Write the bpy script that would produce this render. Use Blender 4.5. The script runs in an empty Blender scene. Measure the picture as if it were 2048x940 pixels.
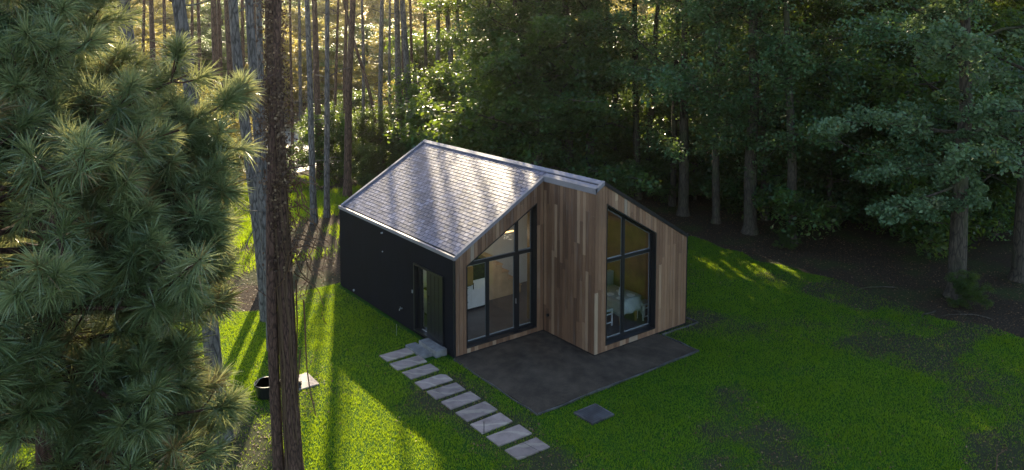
import bpy, math, random
import numpy as np
from mathutils import Vector, Matrix
random.seed(7)
RNG = np.random.default_rng(7)
C = bpy.context.scene.collection
sc = bpy.context.scene

# ------------------------------------------------------------------ camera, sky, sun, exposure
F_PX, PITCH, YAW, SHY = 1513.7, 0.0765, 0.6465, -301.0
CAM = np.array([-13.798, -16.4065, 8.7677])
FW = np.array([math.sin(YAW)*math.cos(PITCH), math.cos(YAW)*math.cos(PITCH), -math.sin(PITCH)])
RT = np.array([math.cos(YAW), -math.sin(YAW), 0.0])
UP = np.cross(RT, FW)
cam = bpy.data.cameras.new('camera')
cam.sensor_width = 36; cam.lens = F_PX/2048*36
cam.shift_y = SHY/2048
cam.clip_start = 0.1; cam.clip_end = 2000
co = bpy.data.objects.new('camera', cam); C.objects.link(co)
m = Matrix((RT, UP, -FW)).transposed().to_4x4(); m.translation = CAM
co.matrix_world = m
sc.camera = co

SUN_AZ = np.array([0.451, 0.892]); SUN_AZ /= np.linalg.norm(SUN_AZ)
SUN_EL = math.radians(25.0)
SUNV = np.array([SUN_AZ[0]*math.cos(SUN_EL), SUN_AZ[1]*math.cos(SUN_EL), math.sin(SUN_EL)])
w = bpy.data.worlds.new('World'); sc.world = w; w.use_nodes = True
nt = w.node_tree; bg = nt.nodes['Background']
sky = nt.nodes.new('ShaderNodeTexSky'); sky.sky_type = 'NISHITA'; sky.sun_disc = False
sky.sun_elevation = SUN_EL; sky.sun_rotation = math.atan2(SUN_AZ[0], SUN_AZ[1])
sky.air_density = 1.0; sky.dust_density = 1.2; sky.ozone_density = 1.0
nt.links.new(sky.outputs[0], bg.inputs[0]); bg.inputs[1].default_value = 0.15
sl = bpy.data.lights.new('sun', 'SUN'); sl.energy = 5.0; sl.angle = math.radians(0.6); sl.color = (1.0, 0.83, 0.58)
so = bpy.data.objects.new('sun', sl); C.objects.link(so)
so.rotation_euler = Vector(SUNV).to_track_quat('Z', 'Y').to_euler(); so.location = (20, 40, 40)
sc.view_settings.view_transform = 'Standard'; sc.view_settings.look = 'None'
sc.view_settings.exposure = 1.4; sc.view_settings.gamma = 1
sc.view_settings.use_curve_mapping = False
sc.cycles.max_bounces = 8; sc.cycles.diffuse_bounces = 3; sc.cycles.glossy_bounces = 3
sc.cycles.transmission_bounces = 4; sc.cycles.transparent_max_bounces = 12; sc.cycles.volume_bounces = 0
sc.cycles.use_denoising = True
sc.cycles.sample_clamp_indirect = 6

def ray(u, v):
    return FW + RT*(u-1024)/F_PX - UP*(v-470-SHY)/F_PX
def at(u, v, z=0.0):                      # the ground point seen at (u, v)
    d = ray(u, v); t = (z-CAM[2])/d[2]
    p = CAM + d*t
    return p
def over(u, v, base):                     # the point above a base, in the upright plane through it
    d = ray(u, v); n = np.array([FW[0], FW[1], 0.0])
    t = ((base-CAM) @ n)/(d @ n)
    return CAM + d*t

# ------------------------------------------------------------------ materials
def mat(name):
    m = bpy.data.materials.new(name); m.use_nodes = True
    nt = m.node_tree; b = nt.nodes['Principled BSDF']
    return m, nt, b
def N(nt, typ, **kw):
    n = nt.nodes.new('ShaderNode'+typ)
    for k, v in kw.items():
        if k.startswith('i_'):
            n.inputs[k[2:].replace('_', ' ')].default_value = v
        else: setattr(n, k, v)
    return n
def L(nt, a, b): nt.links.new(a, b)
def ramp(nt, fac, stops, interp='LINEAR'):
    r = nt.nodes.new('ShaderNodeValToRGB'); cr = r.color_ramp; cr.interpolation = interp
    while len(cr.elements) < len(stops): cr.elements.new(0.5)
    for e, (p, c) in zip(cr.elements, stops):
        e.position = p; e.color = (c[0], c[1], c[2], 1)
    if fac is not None: L(nt, fac, r.inputs[0])
    return r
def noise(nt, scale, detail=4, vec=None, rough=0.55):
    n = nt.nodes.new('ShaderNodeTexNoise'); n.inputs['Scale'].default_value = scale
    n.inputs['Detail'].default_value = detail; n.inputs['Roughness'].default_value = rough
    if vec is not None: L(nt, vec, n.inputs['Vector'])
    return n
def pos(nt, obj=False):
    return nt.nodes.new('ShaderNodeTexCoord').outputs['Object'] if obj else nt.nodes.new('ShaderNodeNewGeometry').outputs['Position']
def mixc(nt, fac, a, b, mode='MIX'):
    n = nt.nodes.new('ShaderNodeMix'); n.data_type = 'RGBA'; n.blend_type = mode
    for s, v in ((0, fac), (6, a), (7, b)):
        if hasattr(v, 'links'): L(nt, v, n.inputs[s])
        else: n.inputs[s].default_value = v if s == 0 else (*v, 1)
    return n.outputs[2]
def bump(nt, b, h, strength=0.3, dist=0.02):
    n = nt.nodes.new('ShaderNodeBump'); n.inputs['Strength'].default_value = strength; n.inputs['Distance'].default_value = dist
    L(nt, h, n.inputs['Height']); L(nt, n.outputs[0], b.inputs['Normal'])
def scaled(nt, vec, s):
    n = nt.nodes.new('ShaderNodeMapping'); n.inputs['Scale'].default_value = s; L(nt, vec, n.inputs['Vector']); return n.outputs[0]
def attr(nt, name):
    n = nt.nodes.new('ShaderNodeAttribute'); n.attribute_name = name; return n.outputs['Fac']

def m_plain(name, col, rough=0.6, metal=0.0, var=0.12, scale=9, bstr=0.1, spec=0.5):
    m, nt, b = mat(name); n = noise(nt, scale, 6, pos(nt, True))
    c2 = tuple(max(0, c*(1-2.2*var)) for c in col); c3 = tuple(min(1, c*(1+1.5*var)) for c in col)
    r = ramp(nt, n.outputs[0], [(0.3, c2), (0.7, c3)]); L(nt, r.outputs[0], b.inputs['Base Color'])
    b.inputs['Roughness'].default_value = rough; b.inputs['Metallic'].default_value = metal
    b.inputs['Specular IOR Level'].default_value = spec
    if bstr: bump(nt, b, noise(nt, scale*12, 3, pos(nt, True)).outputs[0], bstr, 0.004)
    return m

def m_leaf(name, stops, trans, tfac=0.45, rough=0.45, obj_var=0.0, spec=0.35):
    m, nt, b = mat(name)
    a = attr(nt, 'tone')
    r = ramp(nt, a, stops); col = r.outputs[0]
    b.inputs['Roughness'].default_value = rough; b.inputs['Specular IOR Level'].default_value = spec
    if obj_var:
        oi = nt.nodes.new('ShaderNodeObjectInfo')
        h = nt.nodes.new('ShaderNodeHueSaturation')
        mr = N(nt, 'MapRange'); L(nt, oi.outputs['Random'], mr.inputs[0]); mr.inputs[3].default_value = 1-obj_var; mr.inputs[4].default_value = 1+obj_var
        L(nt, mr.outputs[0], h.inputs['Value'])
        mr2 = N(nt, 'MapRange'); L(nt, oi.outputs['Random'], mr2.inputs[0]); mr2.inputs[3].default_value = 0.5-obj_var*0.09; mr2.inputs[4].default_value = 0.5+obj_var*0.07
        L(nt, mr2.outputs[0], h.inputs['Hue'])
        L(nt, col, h.inputs['Color']); col = h.outputs[0]
    L(nt, col, b.inputs['Base Color'])
    t = nt.nodes.new('ShaderNodeBsdfTranslucent')
    L(nt, mixc(nt, 0.75, col, trans), t.inputs['Color'])
    mx = nt.nodes.new('ShaderNodeMixShader'); mx.inputs[0].default_value = tfac
    L(nt, b.outputs[0], mx.inputs[1]); L(nt, t.outputs[0], mx.inputs[2])
    L(nt, mx.outputs[0], nt.nodes['Material Output'].inputs['Surface'])
    return m

def m_bark(name, dark, light, moss=None, sc_=1.0, plate=True):
    m, nt, b = mat(name); p = pos(nt, True)
    v = scaled(nt, p, (9*sc_, 9*sc_, 2.2*sc_))
    n1 = noise(nt, 2.2, 8, v, 0.65)
    vo = N(nt, 'TexVoronoi', feature='DISTANCE_TO_EDGE'); vo.inputs['Scale'].default_value = 1.3
    L(nt, mixc(nt, 0.25, v, n1.outputs[1]), vo.inputs['Vector'])
    r1 = ramp(nt, n1.outputs[0], [(0.3, dark), (0.72, light)])
    r2 = ramp(nt, vo.outputs[0], [(0.0, (0.12, 0.12, 0.12)), (0.14, (1, 1, 1))])
    c = mixc(nt, 0.75, r1.outputs[0], r2.outputs[0], 'MULTIPLY')
    if moss:
        n3 = noise(nt, 0.9, 4, p); r3 = ramp(nt, n3.outputs[0], [(0.48, (0, 0, 0)), (0.62, (1, 1, 1))])
        c = mixc(nt, r3.outputs[0], c, mixc(nt, 0.5, c, moss))
    L(nt, c, b.inputs['Base Color']); b.inputs['Roughness'].default_value = 0.85; b.inputs['Specular IOR Level'].default_value = 0.25
    bump(nt, b, mixc(nt, 0.5, vo.outputs[0], n1.outputs[0]), 0.9, 0.05)
    return m

M = {}
M['bark_grey'] = m_bark('bark_grey', (0.06, 0.055, 0.052), (0.24, 0.215, 0.20))
M['bark_red'] = m_bark('bark_red', (0.045, 0.025, 0.018), (0.20, 0.115, 0.08))
M['bark_dark'] = m_bark('bark_dark', (0.03, 0.024, 0.018), (0.12, 0.095, 0.07), moss=(0.06, 0.075, 0.03))
M['bark_near'] = m_bark('bark_near', (0.035, 0.018, 0.013), (0.19, 0.105, 0.078), sc_=1.8)
M['leaf_oak'] = m_leaf('leaf_oak', [(0, (0.015, 0.04, 0.018)), (0.5, (0.03, 0.075, 0.032)), (0.95, (0.06, 0.13, 0.05)), (1, (0.10, 0.07, 0.02))], (0.34, 0.46, 0.02), 0.42, 0.40, 0.3)  # leaf colour lowered so deep crowns carry the shade of the wood
M['leaf_edge_lit'] = m_leaf('leaf_edge_lit', [(0, (0.018, 0.055, 0.028)), (0.5, (0.055, 0.135, 0.068)), (0.94, (0.13, 0.26, 0.12)), (1, (0.20, 0.13, 0.05))], (0.34, 0.46, 0.05), 0.32, 0.38, 0.25)  # brighter oak leaf: skylight on the outer crowns put into the colour
M['leaf_pale'] = m_leaf('leaf_pale', [(0, (0.06, 0.11, 0.055)), (0.5, (0.12, 0.19, 0.095)), (0.94, (0.20, 0.29, 0.15)), (1, (0.17, 0.10, 0.05))], (0.24, 0.34, 0.08), 0.35, 0.40, 0.1)
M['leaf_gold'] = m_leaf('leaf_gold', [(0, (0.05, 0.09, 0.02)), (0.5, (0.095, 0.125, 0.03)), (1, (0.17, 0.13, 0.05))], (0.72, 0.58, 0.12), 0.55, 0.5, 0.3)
M['leaf_brown'] = m_leaf('leaf_brown', [(0, (0.05, 0.028, 0.014)), (0.6, (0.15, 0.085, 0.045)), (1, (0.34, 0.22, 0.12))], (0.35, 0.16, 0.05), 0.3, 0.6)
M['leaf_dead'] = m_leaf('leaf_dead', [(0, (0.05, 0.03, 0.018)), (0.75, (0.15, 0.09, 0.052)), (1, (0.34, 0.24, 0.15))], (0.2, 0.1, 0.05), 0.15, 0.7)
M['needle'] = m_leaf('needle', [(0, (0.055, 0.11, 0.045)), (0.45, (0.15, 0.225, 0.10)), (0.86, (0.29, 0.37, 0.19)), (0.9, (0.24, 0.15, 0.07)), (1, (0.27, 0.15, 0.07))], (0.50, 0.50, 0.18), 0.42, 0.30, 0, 0.8)
M['needle_far'] = m_leaf('needle_far', [(0, (0.03, 0.05, 0.02)), (1, (0.08, 0.10, 0.04))], (0.28, 0.26, 0.06), 0.35, 0.5, 0.15)
M['blade'] = m_leaf('blade', [(0, (0.014, 0.06, 0.004)), (0.5, (0.027, 0.118, 0.008)), (0.85, (0.075, 0.19, 0.012)), (1, (0.20, 0.17, 0.06))], (0.62, 0.80, 0.004), 0.5, 0.5)

# ------------------------------------------------------------------ mesh helpers
def link(o, parent=None):
    C.objects.link(o)
    if parent: o.parent = parent
    return o
def np_mesh(name, V, Fc, n, mat_, tone=None, smooth=False):
    """V (k,3) float, Fc (f*n) int corner list with n corners per face."""
    me = bpy.data.meshes.new(name)
    V = np.asarray(V, dtype=np.float32); Fc = np.asarray(Fc, dtype=np.int32).ravel(); nf = len(Fc)//n
    me.vertices.add(len(V)); me.vertices.foreach_set('co', V.ravel())
    me.loops.add(len(Fc)); me.loops.foreach_set('vertex_index', Fc)
    me.polygons.add(nf); me.polygons.foreach_set('loop_start', np.arange(nf, dtype=np.int32)*n)
    me.polygons.foreach_set('loop_total', np.full(nf, n, dtype=np.int32))
    if smooth: me.polygons.foreach_set('use_smooth', np.ones(nf, dtype=bool))
    if tone is not None:
        a = me.attributes.new('tone', 'FLOAT', 'FACE'); a.data.foreach_set('value', np.asarray(tone, dtype=np.float32))
    me.update(calc_edges=True); me.materials.append(mat_)
    return me
def tag(o, label=None, cat=None, group=None, kind=None):
    if label: o['label'] = label
    if cat: o['category'] = cat
    if group: o['group'] = group
    if kind: o['kind'] = kind
    return o
def root(name, loc, label, cat, group=None, rz=0):
    o = bpy.data.objects.new(name, None); o.empty_display_size = 0.3; link(o)
    o.location = loc; o.rotation_euler = (0, 0, rz)
    return tag(o, label, cat, group)
class MB:
    """collects polygons, in world coordinates; build() links them as one mesh object"""
    def __init__(s): s.v = []; s.f = []; s.t = []
    def poly(s, pts, faces, tone=0.5):
        k = len(s.v); s.v += [tuple(p) for p in pts]
        for f in faces: s.f.append([k+i for i in f]); s.t.append(tone)
        return s
    def box(s, a, b, tone=0.5):
        (x0, y0, z0), (x1, y1, z1) = a, b
        x0, x1 = sorted((x0, x1)); y0, y1 = sorted((y0, y1)); z0, z1 = sorted((z0, z1))
        return s.poly([(x0,y0,z0),(x1,y0,z0),(x1,y1,z0),(x0,y1,z0),(x0,y0,z1),(x1,y0,z1),(x1,y1,z1),(x0,y1,z1)],
                      [(0,3,2,1),(4,5,6,7),(0,1,5,4),(1,2,6,5),(2,3,7,6),(3,0,4,7)], tone)
    def prism(s, pts, d, tone=0.5):
        """polygon pts (3D, planar) extruded by vector d"""
        n = len(pts); q = [tuple(np.array(p)+np.array(d)) for p in pts]
        return s.poly(list(pts)+q, [tuple(range(n))[::-1], tuple(range(n, 2*n))]+[(i, (i+1) % n, n+(i+1) % n, n+i) for i in range(n)], tone)
    def tube(s, path, radii, sides=8, tone=0.5, cap=True):
        path = np.asarray(path, float); n = len(path)
        radii = np.broadcast_to(np.asarray(radii, float), (n,))
        tg = np.gradient(path, axis=0); k = len(s.v)
        ref = np.array([0, 0, 1.0]) if abs(tg[0][2]) < 0.8*np.linalg.norm(tg[0]) else np.array([1.0, 0, 0])
        for i in range(n):
            t = tg[i]/(np.linalg.norm(tg[i])+1e-9); a = np.cross(t, ref); a /= np.linalg.norm(a)+1e-9; b = np.cross(t, a)
            for j in range(sides):
                th = 2*math.pi*j/sides; s.v.append(tuple(path[i]+radii[i]*(a*math.cos(th)+b*math.sin(th))))
        for i in range(n-1):
            for j in range(sides):
                j2 = (j+1) % sides
                s.f.append([k+i*sides+j, k+i*sides+j2, k+(i+1)*sides+j2, k+(i+1)*sides+j]); s.t.append(tone)
        if cap:
            s.f.append([k+j for j in range(sides)][::-1]); s.t.append(tone)
            s.f.append([k+(n-1)*sides+j for j in range(sides)]); s.t.append(tone)
        return s
    def mesh(s, name, mt, smooth=False, org=(0, 0, 0)):
        me = bpy.data.meshes.new(name)
        o = np.array(org); me.from_pydata([tuple(np.array(v)-o) for v in s.v], [], s.f)
        a = me.attributes.new('tone', 'FLOAT', 'FACE'); a.data.foreach_set('value', np.array(s.t, dtype=np.float32))
        if smooth: me.polygons.foreach_set('use_smooth', np.ones(len(me.polygons), dtype=bool))
        me.materials.append(mt); me.update(); return me
    def build(s, name, mt, parent=None, smooth=False, bevel=0, org=None):
        if org is None: org = wloc(parent)
        o = bpy.data.objects.new(name, s.mesh(name, mt, smooth, org)); link(o, parent)
        if bevel:
            b = o.modifiers.new('bevel', 'BEVEL'); b.width = bevel; b.segments = 2; b.limit_method = 'ANGLE'
        return o
def wloc(o):
    p = np.zeros(3)
    while o is not None: p += np.array(o.location); o = o.parent
    return p
def single(mb, name, mt, loc, label, cat, group=None, **kw):
    o = mb.build(name, mt, None, org=loc, **kw); o.location = loc
    return tag(o, label, cat, group)

def quads(cent, nrm, size, aspect=0.6, rng=RNG, fold=0.25):
    """leaf-like diamonds of 4 corners with random spin about their normal"""
    n = len(cent); nrm = nrm/(np.linalg.norm(nrm, axis=1, keepdims=True)+1e-9)
    r = rng.normal(size=(n, 3)); a = np.cross(nrm, r); a /= np.linalg.norm(a, axis=1, keepdims=True)+1e-9
    b = np.cross(nrm, a); s = np.asarray(size).reshape(-1, 1)*np.ones((n, 1))
    V = np.stack([cent-a*s*0.5, cent+b*s*aspect*0.5-a*s*0.05+nrm*s*fold*0.3, cent+a*s*0.5, cent-b*s*aspect*0.5+a*s*0.08+nrm*s*fold*0.3], 1).reshape(-1, 3)
    return V, np.arange(4*n)

# ------------------------------------------------------------------ the ground
m, nt, b = mat('forest_floor'); p = pos(nt)
n1 = noise(nt, 0.35, 6, p); n2 = noise(nt, 14, 8, p, 0.7); n3 = noise(nt, 60, 4, p, 0.7)
c1 = ramp(nt, n2.outputs[0], [(0.3, (0.018, 0.013, 0.009)), (0.55, (0.06, 0.042, 0.028)), (0.75, (0.14, 0.10, 0.065))]).outputs[0]
c2 = ramp(nt, n2.outputs[0], [(0.3, (0.025, 0.035, 0.012)), (0.7, (0.07, 0.085, 0.03))]).outputs[0]
c = mixc(nt, ramp(nt, n1.outputs[0], [(0.5, (0, 0, 0)), (0.62, (1, 1, 1))]).outputs[0], c1, c2)
L(nt, c, b.inputs['Base Color']); b.inputs['Roughness'].default_value = 0.95
b.inputs['Specular IOR Level'].default_value = 0.1
bump(nt, b, n3.outputs[0], 0.8, 0.04); M['floor'] = m

m, nt, b = mat('lawn_soil'); p = pos(nt)
n1 = noise(nt, 0.55, 5, p, 0.6); n2 = noise(nt, 30, 8, p, 0.7); n4 = noise(nt, 3.0, 5, p, 0.6)
g = ramp(nt, n2.outputs[0], [(0.3, (0.012, 0.045, 0.004)), (0.7, (0.03, 0.105, 0.008))]).outputs[0]
d = ramp(nt, n2.outputs[0], [(0.3, (0.022, 0.02, 0.012)), (0.7, (0.07, 0.058, 0.036))]).outputs[0]
mm = N(nt, 'Math', operation='MULTIPLY_ADD'); L(nt, n4.outputs[0], mm.inputs[0]); mm.inputs[1].default_value = 0.3; L(nt, attr(nt, 'worn'), mm.inputs[2])
L(nt, mixc(nt, ramp(nt, mm.outputs[0], [(0.74, (0, 0, 0)), (0.98, (0.8, 0.8, 0.8))]).outputs[0], g, d), b.inputs['Base Color'])
b.inputs['Roughness'].default_value = 0.95; b.inputs['Specular IOR Level'].default_value = 0.1
bump(nt, b, n2.outputs[0], 0.7, 0.03); M['lawn'] = m

tag(MB().poly([(-150, -120, 0), (200, -120, 0), (200, 230, 0), (-150, 230, 0)], [(0, 1, 2, 3)]).build('forest_floor', M['floor']), kind='structure')

def wob(x, y, s=1.0):
    return (math.sin(x*1.3*s+y*0.7*s)+math.sin(x*0.47*s-y*1.9*s+1.0)+0.6*math.sin(x*3.1*s+y*2.3*s+2))/2.6
LAWN = [(-15.5, -16), (10.2, -16), (10.2, -8), (9.9, -6.5), (10.3, -4.5), (10.6, -2), (10.5, 0), (10.6, 2), (10.9, 3.8), (10.2, 5.5), (8, 7.2), (5, 8.2), (0, 8.0), (-3, 7.5), (-4.6, 7.4), (-6, 6.6), (-8, 7.4), (-11, 6.8), (-15.5, 6)]
def outline(P, step=0.35, amp=0.28):
    out = []
    for i in range(len(P)):
        a, b_ = np.array(P[i]), np.array(P[(i+1) % len(P)]); k = max(1, int(np.linalg.norm(b_-a)/step))
        nrm = np.array([-(b_-a)[1], (b_-a)[0]])/np.linalg.norm(b_-a)
        for j in range(k):
            q = a+(b_-a)*j/k; out.append(tuple(q+nrm*amp*wob(q[0]*1.5, q[1]*1.5)))
    return out
LO = outline(LAWN)

def inside(P, X, Y):
    P = np.asarray(P); r = np.zeros(len(X), bool); j = len(P)-1
    for i in range(len(P)):
        xi, yi = P[i]; xj, yj = P[j]
        cnd = ((yi > Y) != (yj > Y)) & (X < (xj-xi)*(Y-yi)/(yj-yi+1e-12)+xi)
        r ^= cnd; j = i
    return r
def vnoise(X, Y, s, seed=0):
    """smooth value noise on numpy arrays"""
    g = np.random.default_rng(seed).random((256, 256))
    x = X/s+500; y = Y/s+500; i = np.floor(x).astype(int); j = np.floor(y).astype(int)
    fx = x-i; fy = y-j; fx = fx*fx*(3-2*fx); fy = fy*fy*(3-2*fy)
    G = lambda a, b_: g[a % 256, b_ % 256]
    return (G(i, j)*(1-fx)+G(i+1, j)*fx)*(1-fy)+(G(i, j+1)*(1-fx)+G(i+1, j+1)*fx)*fy

# ------------------------------------------------------------------ the house
HL, HE, HR, HD, HP = 3.32, 0.278, 3.36, 7.07, 2.134
ZE, ZH = 2.75, 4.69
SL = (ZH-ZE)/HL
def roofz(x): return ZH-SL*abs(x)

# timber: every board piece carries its own tone
m, nt, b = mat('cedar'); p = pos(nt)
g1 = noise(nt, 5, 8, scaled(nt, p, (14, 14, 0.8)), 0.6); g2 = noise(nt, 0.7, 4, p); g3 = noise(nt, 2.0, 5, scaled(nt, p, (6, 6, 0.5)))
a = attr(nt, 'tone')
cr = ramp(nt, a, [(0.0, (0.11, 0.055, 0.032)), (0.3, (0.185, 0.098, 0.056)), (0.55, (0.265, 0.15, 0.088)), (0.8, (0.34, 0.22, 0.14)), (0.9, (0.29, 0.235, 0.18)), (1.0, (0.45, 0.31, 0.20))])
c = mixc(nt, 0.55, cr.outputs[0], ramp(nt, g1.outputs[0], [(0.3, (0.55, 0.5, 0.46)), (0.7, (1.15, 1.12, 1.08))]).outputs[0], 'MULTIPLY')
c = mixc(nt, 0.6, c, ramp(nt, g2.outputs[0], [(0.35, (0.7, 0.66, 0.64)), (0.65, (1.1, 1.08, 1.05))]).outputs[0], 'MULTIPLY')
c = mixc(nt, ramp(nt, g3.outputs[0], [(0.55, (0, 0, 0)), (0.85, (0.5, 0.5, 0.5))]).outputs[0], c, (0.22, 0.18, 0.15))
L(nt, c, b.inputs['Base Color']); b.inputs['Roughness'].default_value = 0.62
bump(nt, b, g1.outputs[0], 0.25, 0.006); M['cedar'] = m
# black render on the long wall
m, nt, b = mat('black_render'); p = pos(nt); n1 = noise(nt, 1.1, 6, p); n2 = noise(nt, 90, 4, p); n3 = noise(nt, 3, 6, scaled(nt, p, (1, 1, 0.25)))
L(nt, mixc(nt, 0.5, ramp(nt, n1.outputs[0], [(0.3, (0.0022, 0.0033, 0.0065)), (0.7, (0.0045, 0.0065, 0.012))]).outputs[0], ramp(nt, n3.outputs[0], [(0.35, (0.0015, 0.002, 0.0035)), (0.7, (0.005, 0.006, 0.010))]).outputs[0]), b.inputs['Base Color'])
b.inputs['Roughness'].default_value = 0.85; b.inputs['Specular IOR Level'].default_value = 0.14; bump(nt, b, n2.outputs[0], 0.6, 0.01); M['render'] = m
M['black'] = m_plain('black_metal', (0.008, 0.009, 0.012), 0.38, 0, 0.15, 6, 0.03)
M['coping'] = m_plain('pale_metal', (0.20, 0.185, 0.205), 0.6, 0.0, 0.08, 2.5, 0.04)
M['ridge'] = m_plain('ridge_metal', (0.17, 0.17, 0.22), 0.55, 0.0, 0.08, 2.5, 0.05)
M['gap'] = m_plain('shadow_gap', (0.012, 0.012, 0.014), 0.9, 0, 0.1, 6, 0)
M['white'] = m_plain('white_paint', (0.74, 0.76, 0.78), 0.45, 0, 0.03, 4, 0.0)
M['wall_in'] = m_plain('inside_paint', (0.62, 0.61, 0.58), 0.7, 0, 0.03, 3, 0.0)
M['ply'] = m_plain('birch_ply', (0.30, 0.19, 0.07), 0.5, 0, 0.15, 2.0, 0.0)
M['floor_in'] = m_plain('inside_floor', (0.085, 0.088, 0.10), 0.35, 0, 0.15, 3, 0.0)
M['steel'] = m_plain('steel', (0.5, 0.5, 0.52), 0.3, 0.9, 0.05, 5, 0)
M['cloth'] = m_plain('linen', (0.36, 0.38, 0.39), 0.9, 0, 0.06, 5, 0.05)
# slates
m, nt, b = mat('slate'); p = pos(nt); a = attr(nt, 'tone')
n1 = noise(nt, 16, 6, p, 0.6); n2 = noise(nt, 0.8, 4, p)
c = ramp(nt, a, [(0, (0.06, 0.06, 0.09)), (0.5, (0.105, 0.104, 0.155)), (1, (0.16, 0.16, 0.23))]).outputs[0]
c = mixc(nt, 0.6, c, ramp(nt, n1.outputs[0], [(0.3, (0.7, 0.7, 0.7)), (0.7, (1.15, 1.15, 1.15))]).outputs[0], 'MULTIPLY')
L(nt, c, b.inputs['Base Color'])
rr = N(nt, 'MapRange'); L(nt, n1.outputs[0], rr.inputs[0]); rr.inputs[3].default_value = 0.30; rr.inputs[4].default_value = 0.52
L(nt, rr.outputs[0], b.inputs['Roughness']); b.inputs['Specular IOR Level'].default_value = 0.28
bump(nt, b, n1.outputs[0], 0.3, 0.006); M['slate'] = m
# glass: mirror by fresnel over clear
m, nt, b = mat('pane'); nt.nodes.remove(b)
lw_ = N(nt, 'LayerWeight'); lw_.inputs[0].default_value = 0.5
pw = N(nt, 'Math', operation='POWER'); L(nt, lw_.outputs['Facing'], pw.inputs[0]); pw.inputs[1].default_value = 4.0
fr = N(nt, 'Math', operation='MULTIPLY_ADD'); L(nt, pw.outputs[0], fr.inputs[0]); fr.inputs[1].default_value = 0.9; fr.inputs[2].default_value = 0.07
gl = N(nt, 'BsdfGlossy'); gl.inputs['Roughness'].default_value = 0.0; gl.inputs['Color'].default_value = (0.95, 0.97, 1, 1)
tr = N(nt, 'BsdfTransparent'); tr.inputs[0].default_value = (0.93, 0.95, 0.95, 1)
mx = N(nt, 'MixShader'); L(nt, fr.outputs[0], mx.inputs[0]); L(nt, tr.outputs[0], mx.inputs[1]); L(nt, gl.outputs[0], mx.inputs[2])
L(nt, mx.outputs[0], nt.nodes['Material Output'].inputs['Surface']); M['glass'] = m

house = root('timber_house', (0, 2, 0), 'small gabled house with brown timber front, black side wall and slate roof', 'house')

W1 = dict(x0=-2.95, x1=-0.555, z0=0.19, zl=2.44, zr=3.80)     # front window, sloping head
W2 = dict(x0=0.10, x1=2.05, z0=0.21, zl=4.09, zr=2.98)
BW = 0.118
def board_wall(mb, fr, xa, xb, ztop, win=None, z0=0.06, rng=random.Random(3), dk=0.0):
    """vertical boards; fr(x, z, d) maps wall x, height and depth outwards to world"""
    zt = lambda x: ztop(x)
    wz = (lambda x: win['zl']+(win['zr']-win['zl'])*(x-win['x0'])/(win['x1']-win['x0'])) if win else None
    n = max(1, round((xb-xa)/BW)); bw = (xb-xa)/n
    for k in range(n):
        l, r = xa+k*bw+0.004, xa+(k+1)*bw-0.004
        cuts = [l, r]
        if win:
            for e in (win['x0'], win['x1']):
                if l < e < r: cuts.insert(1, e)
        joints = []; z = rng.uniform(0.3, 2.6)
        while z < 5: joints.append(z); z += rng.uniform(1.2, 3.4)
        for cl, cr_ in zip(cuts[:-1], cuts[1:]):
            mid = (cl+cr_)/2
            spans = []
            if win and win['x0'] < mid < win['x1']:
                spans = [((z0, z0), (win['z0'], win['z0'])), ((wz(cl), wz(cr_)), (zt(cl), zt(cr_)))]
            else: spans = [((z0, z0), (zt(cl), zt(cr_)))]
            for (a0, a1), (b0, b1) in spans:
                lo0, lo1 = a0, a1
                js = [j for j in joints if j > max(a0, a1)+0.06 and j < min(b0, b1)-0.06]+[None]
                for j in js:
                    hi0, hi1 = (b0, b1) if j is None else (j-0.002, j-0.002)
                    u = rng.random()
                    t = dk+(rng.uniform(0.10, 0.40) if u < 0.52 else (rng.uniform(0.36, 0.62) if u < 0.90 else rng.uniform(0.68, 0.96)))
                    d = 0.022+rng.uniform(-0.0015, 0.0015)
                    P = [fr(cl, lo0, 0.002), fr(cr_, lo1, 0.002), fr(cr_, hi1, 0.002), fr(cl, hi0, 0.002)]
                    Q = [fr(cl, lo0, d), fr(cr_, lo1, d), fr(cr_, hi1, d), fr(cl, hi0, d)]
                    mb.poly(P+Q, [(4, 5, 6, 7), (0, 1, 5, 4), (1, 2, 6, 5), (2, 3, 7, 6), (3, 0, 4, 7)], t)
                    if j is not None: lo0 = lo1 = j+0.002
f1 = lambda x, z, d: (x, 0.0-d, z)
f2 = lambda x, z, d: (x, -HP-d, z)
fs = lambda y, z, d: (-HE-d, -y, z)           # return wall, y runs from 0 to HP towards the camera
cl = MB(); board_wall(cl, f1, -HL+0.03, -HE-0.026, lambda x: roofz(x)-0.10, W1, rng=random.Random(11)); cl.build('timber_cladding', M['cedar'], house)
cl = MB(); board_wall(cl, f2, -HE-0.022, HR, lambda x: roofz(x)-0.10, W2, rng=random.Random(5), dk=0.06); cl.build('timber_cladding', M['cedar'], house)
cl = MB(); board_wall(cl, fs, 0.026, HP-0.004, lambda y: roofz(HE)-0.13, None, rng=random.Random(8), dk=-0.12); cl.build('timber_cladding', M['cedar'], house)

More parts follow.
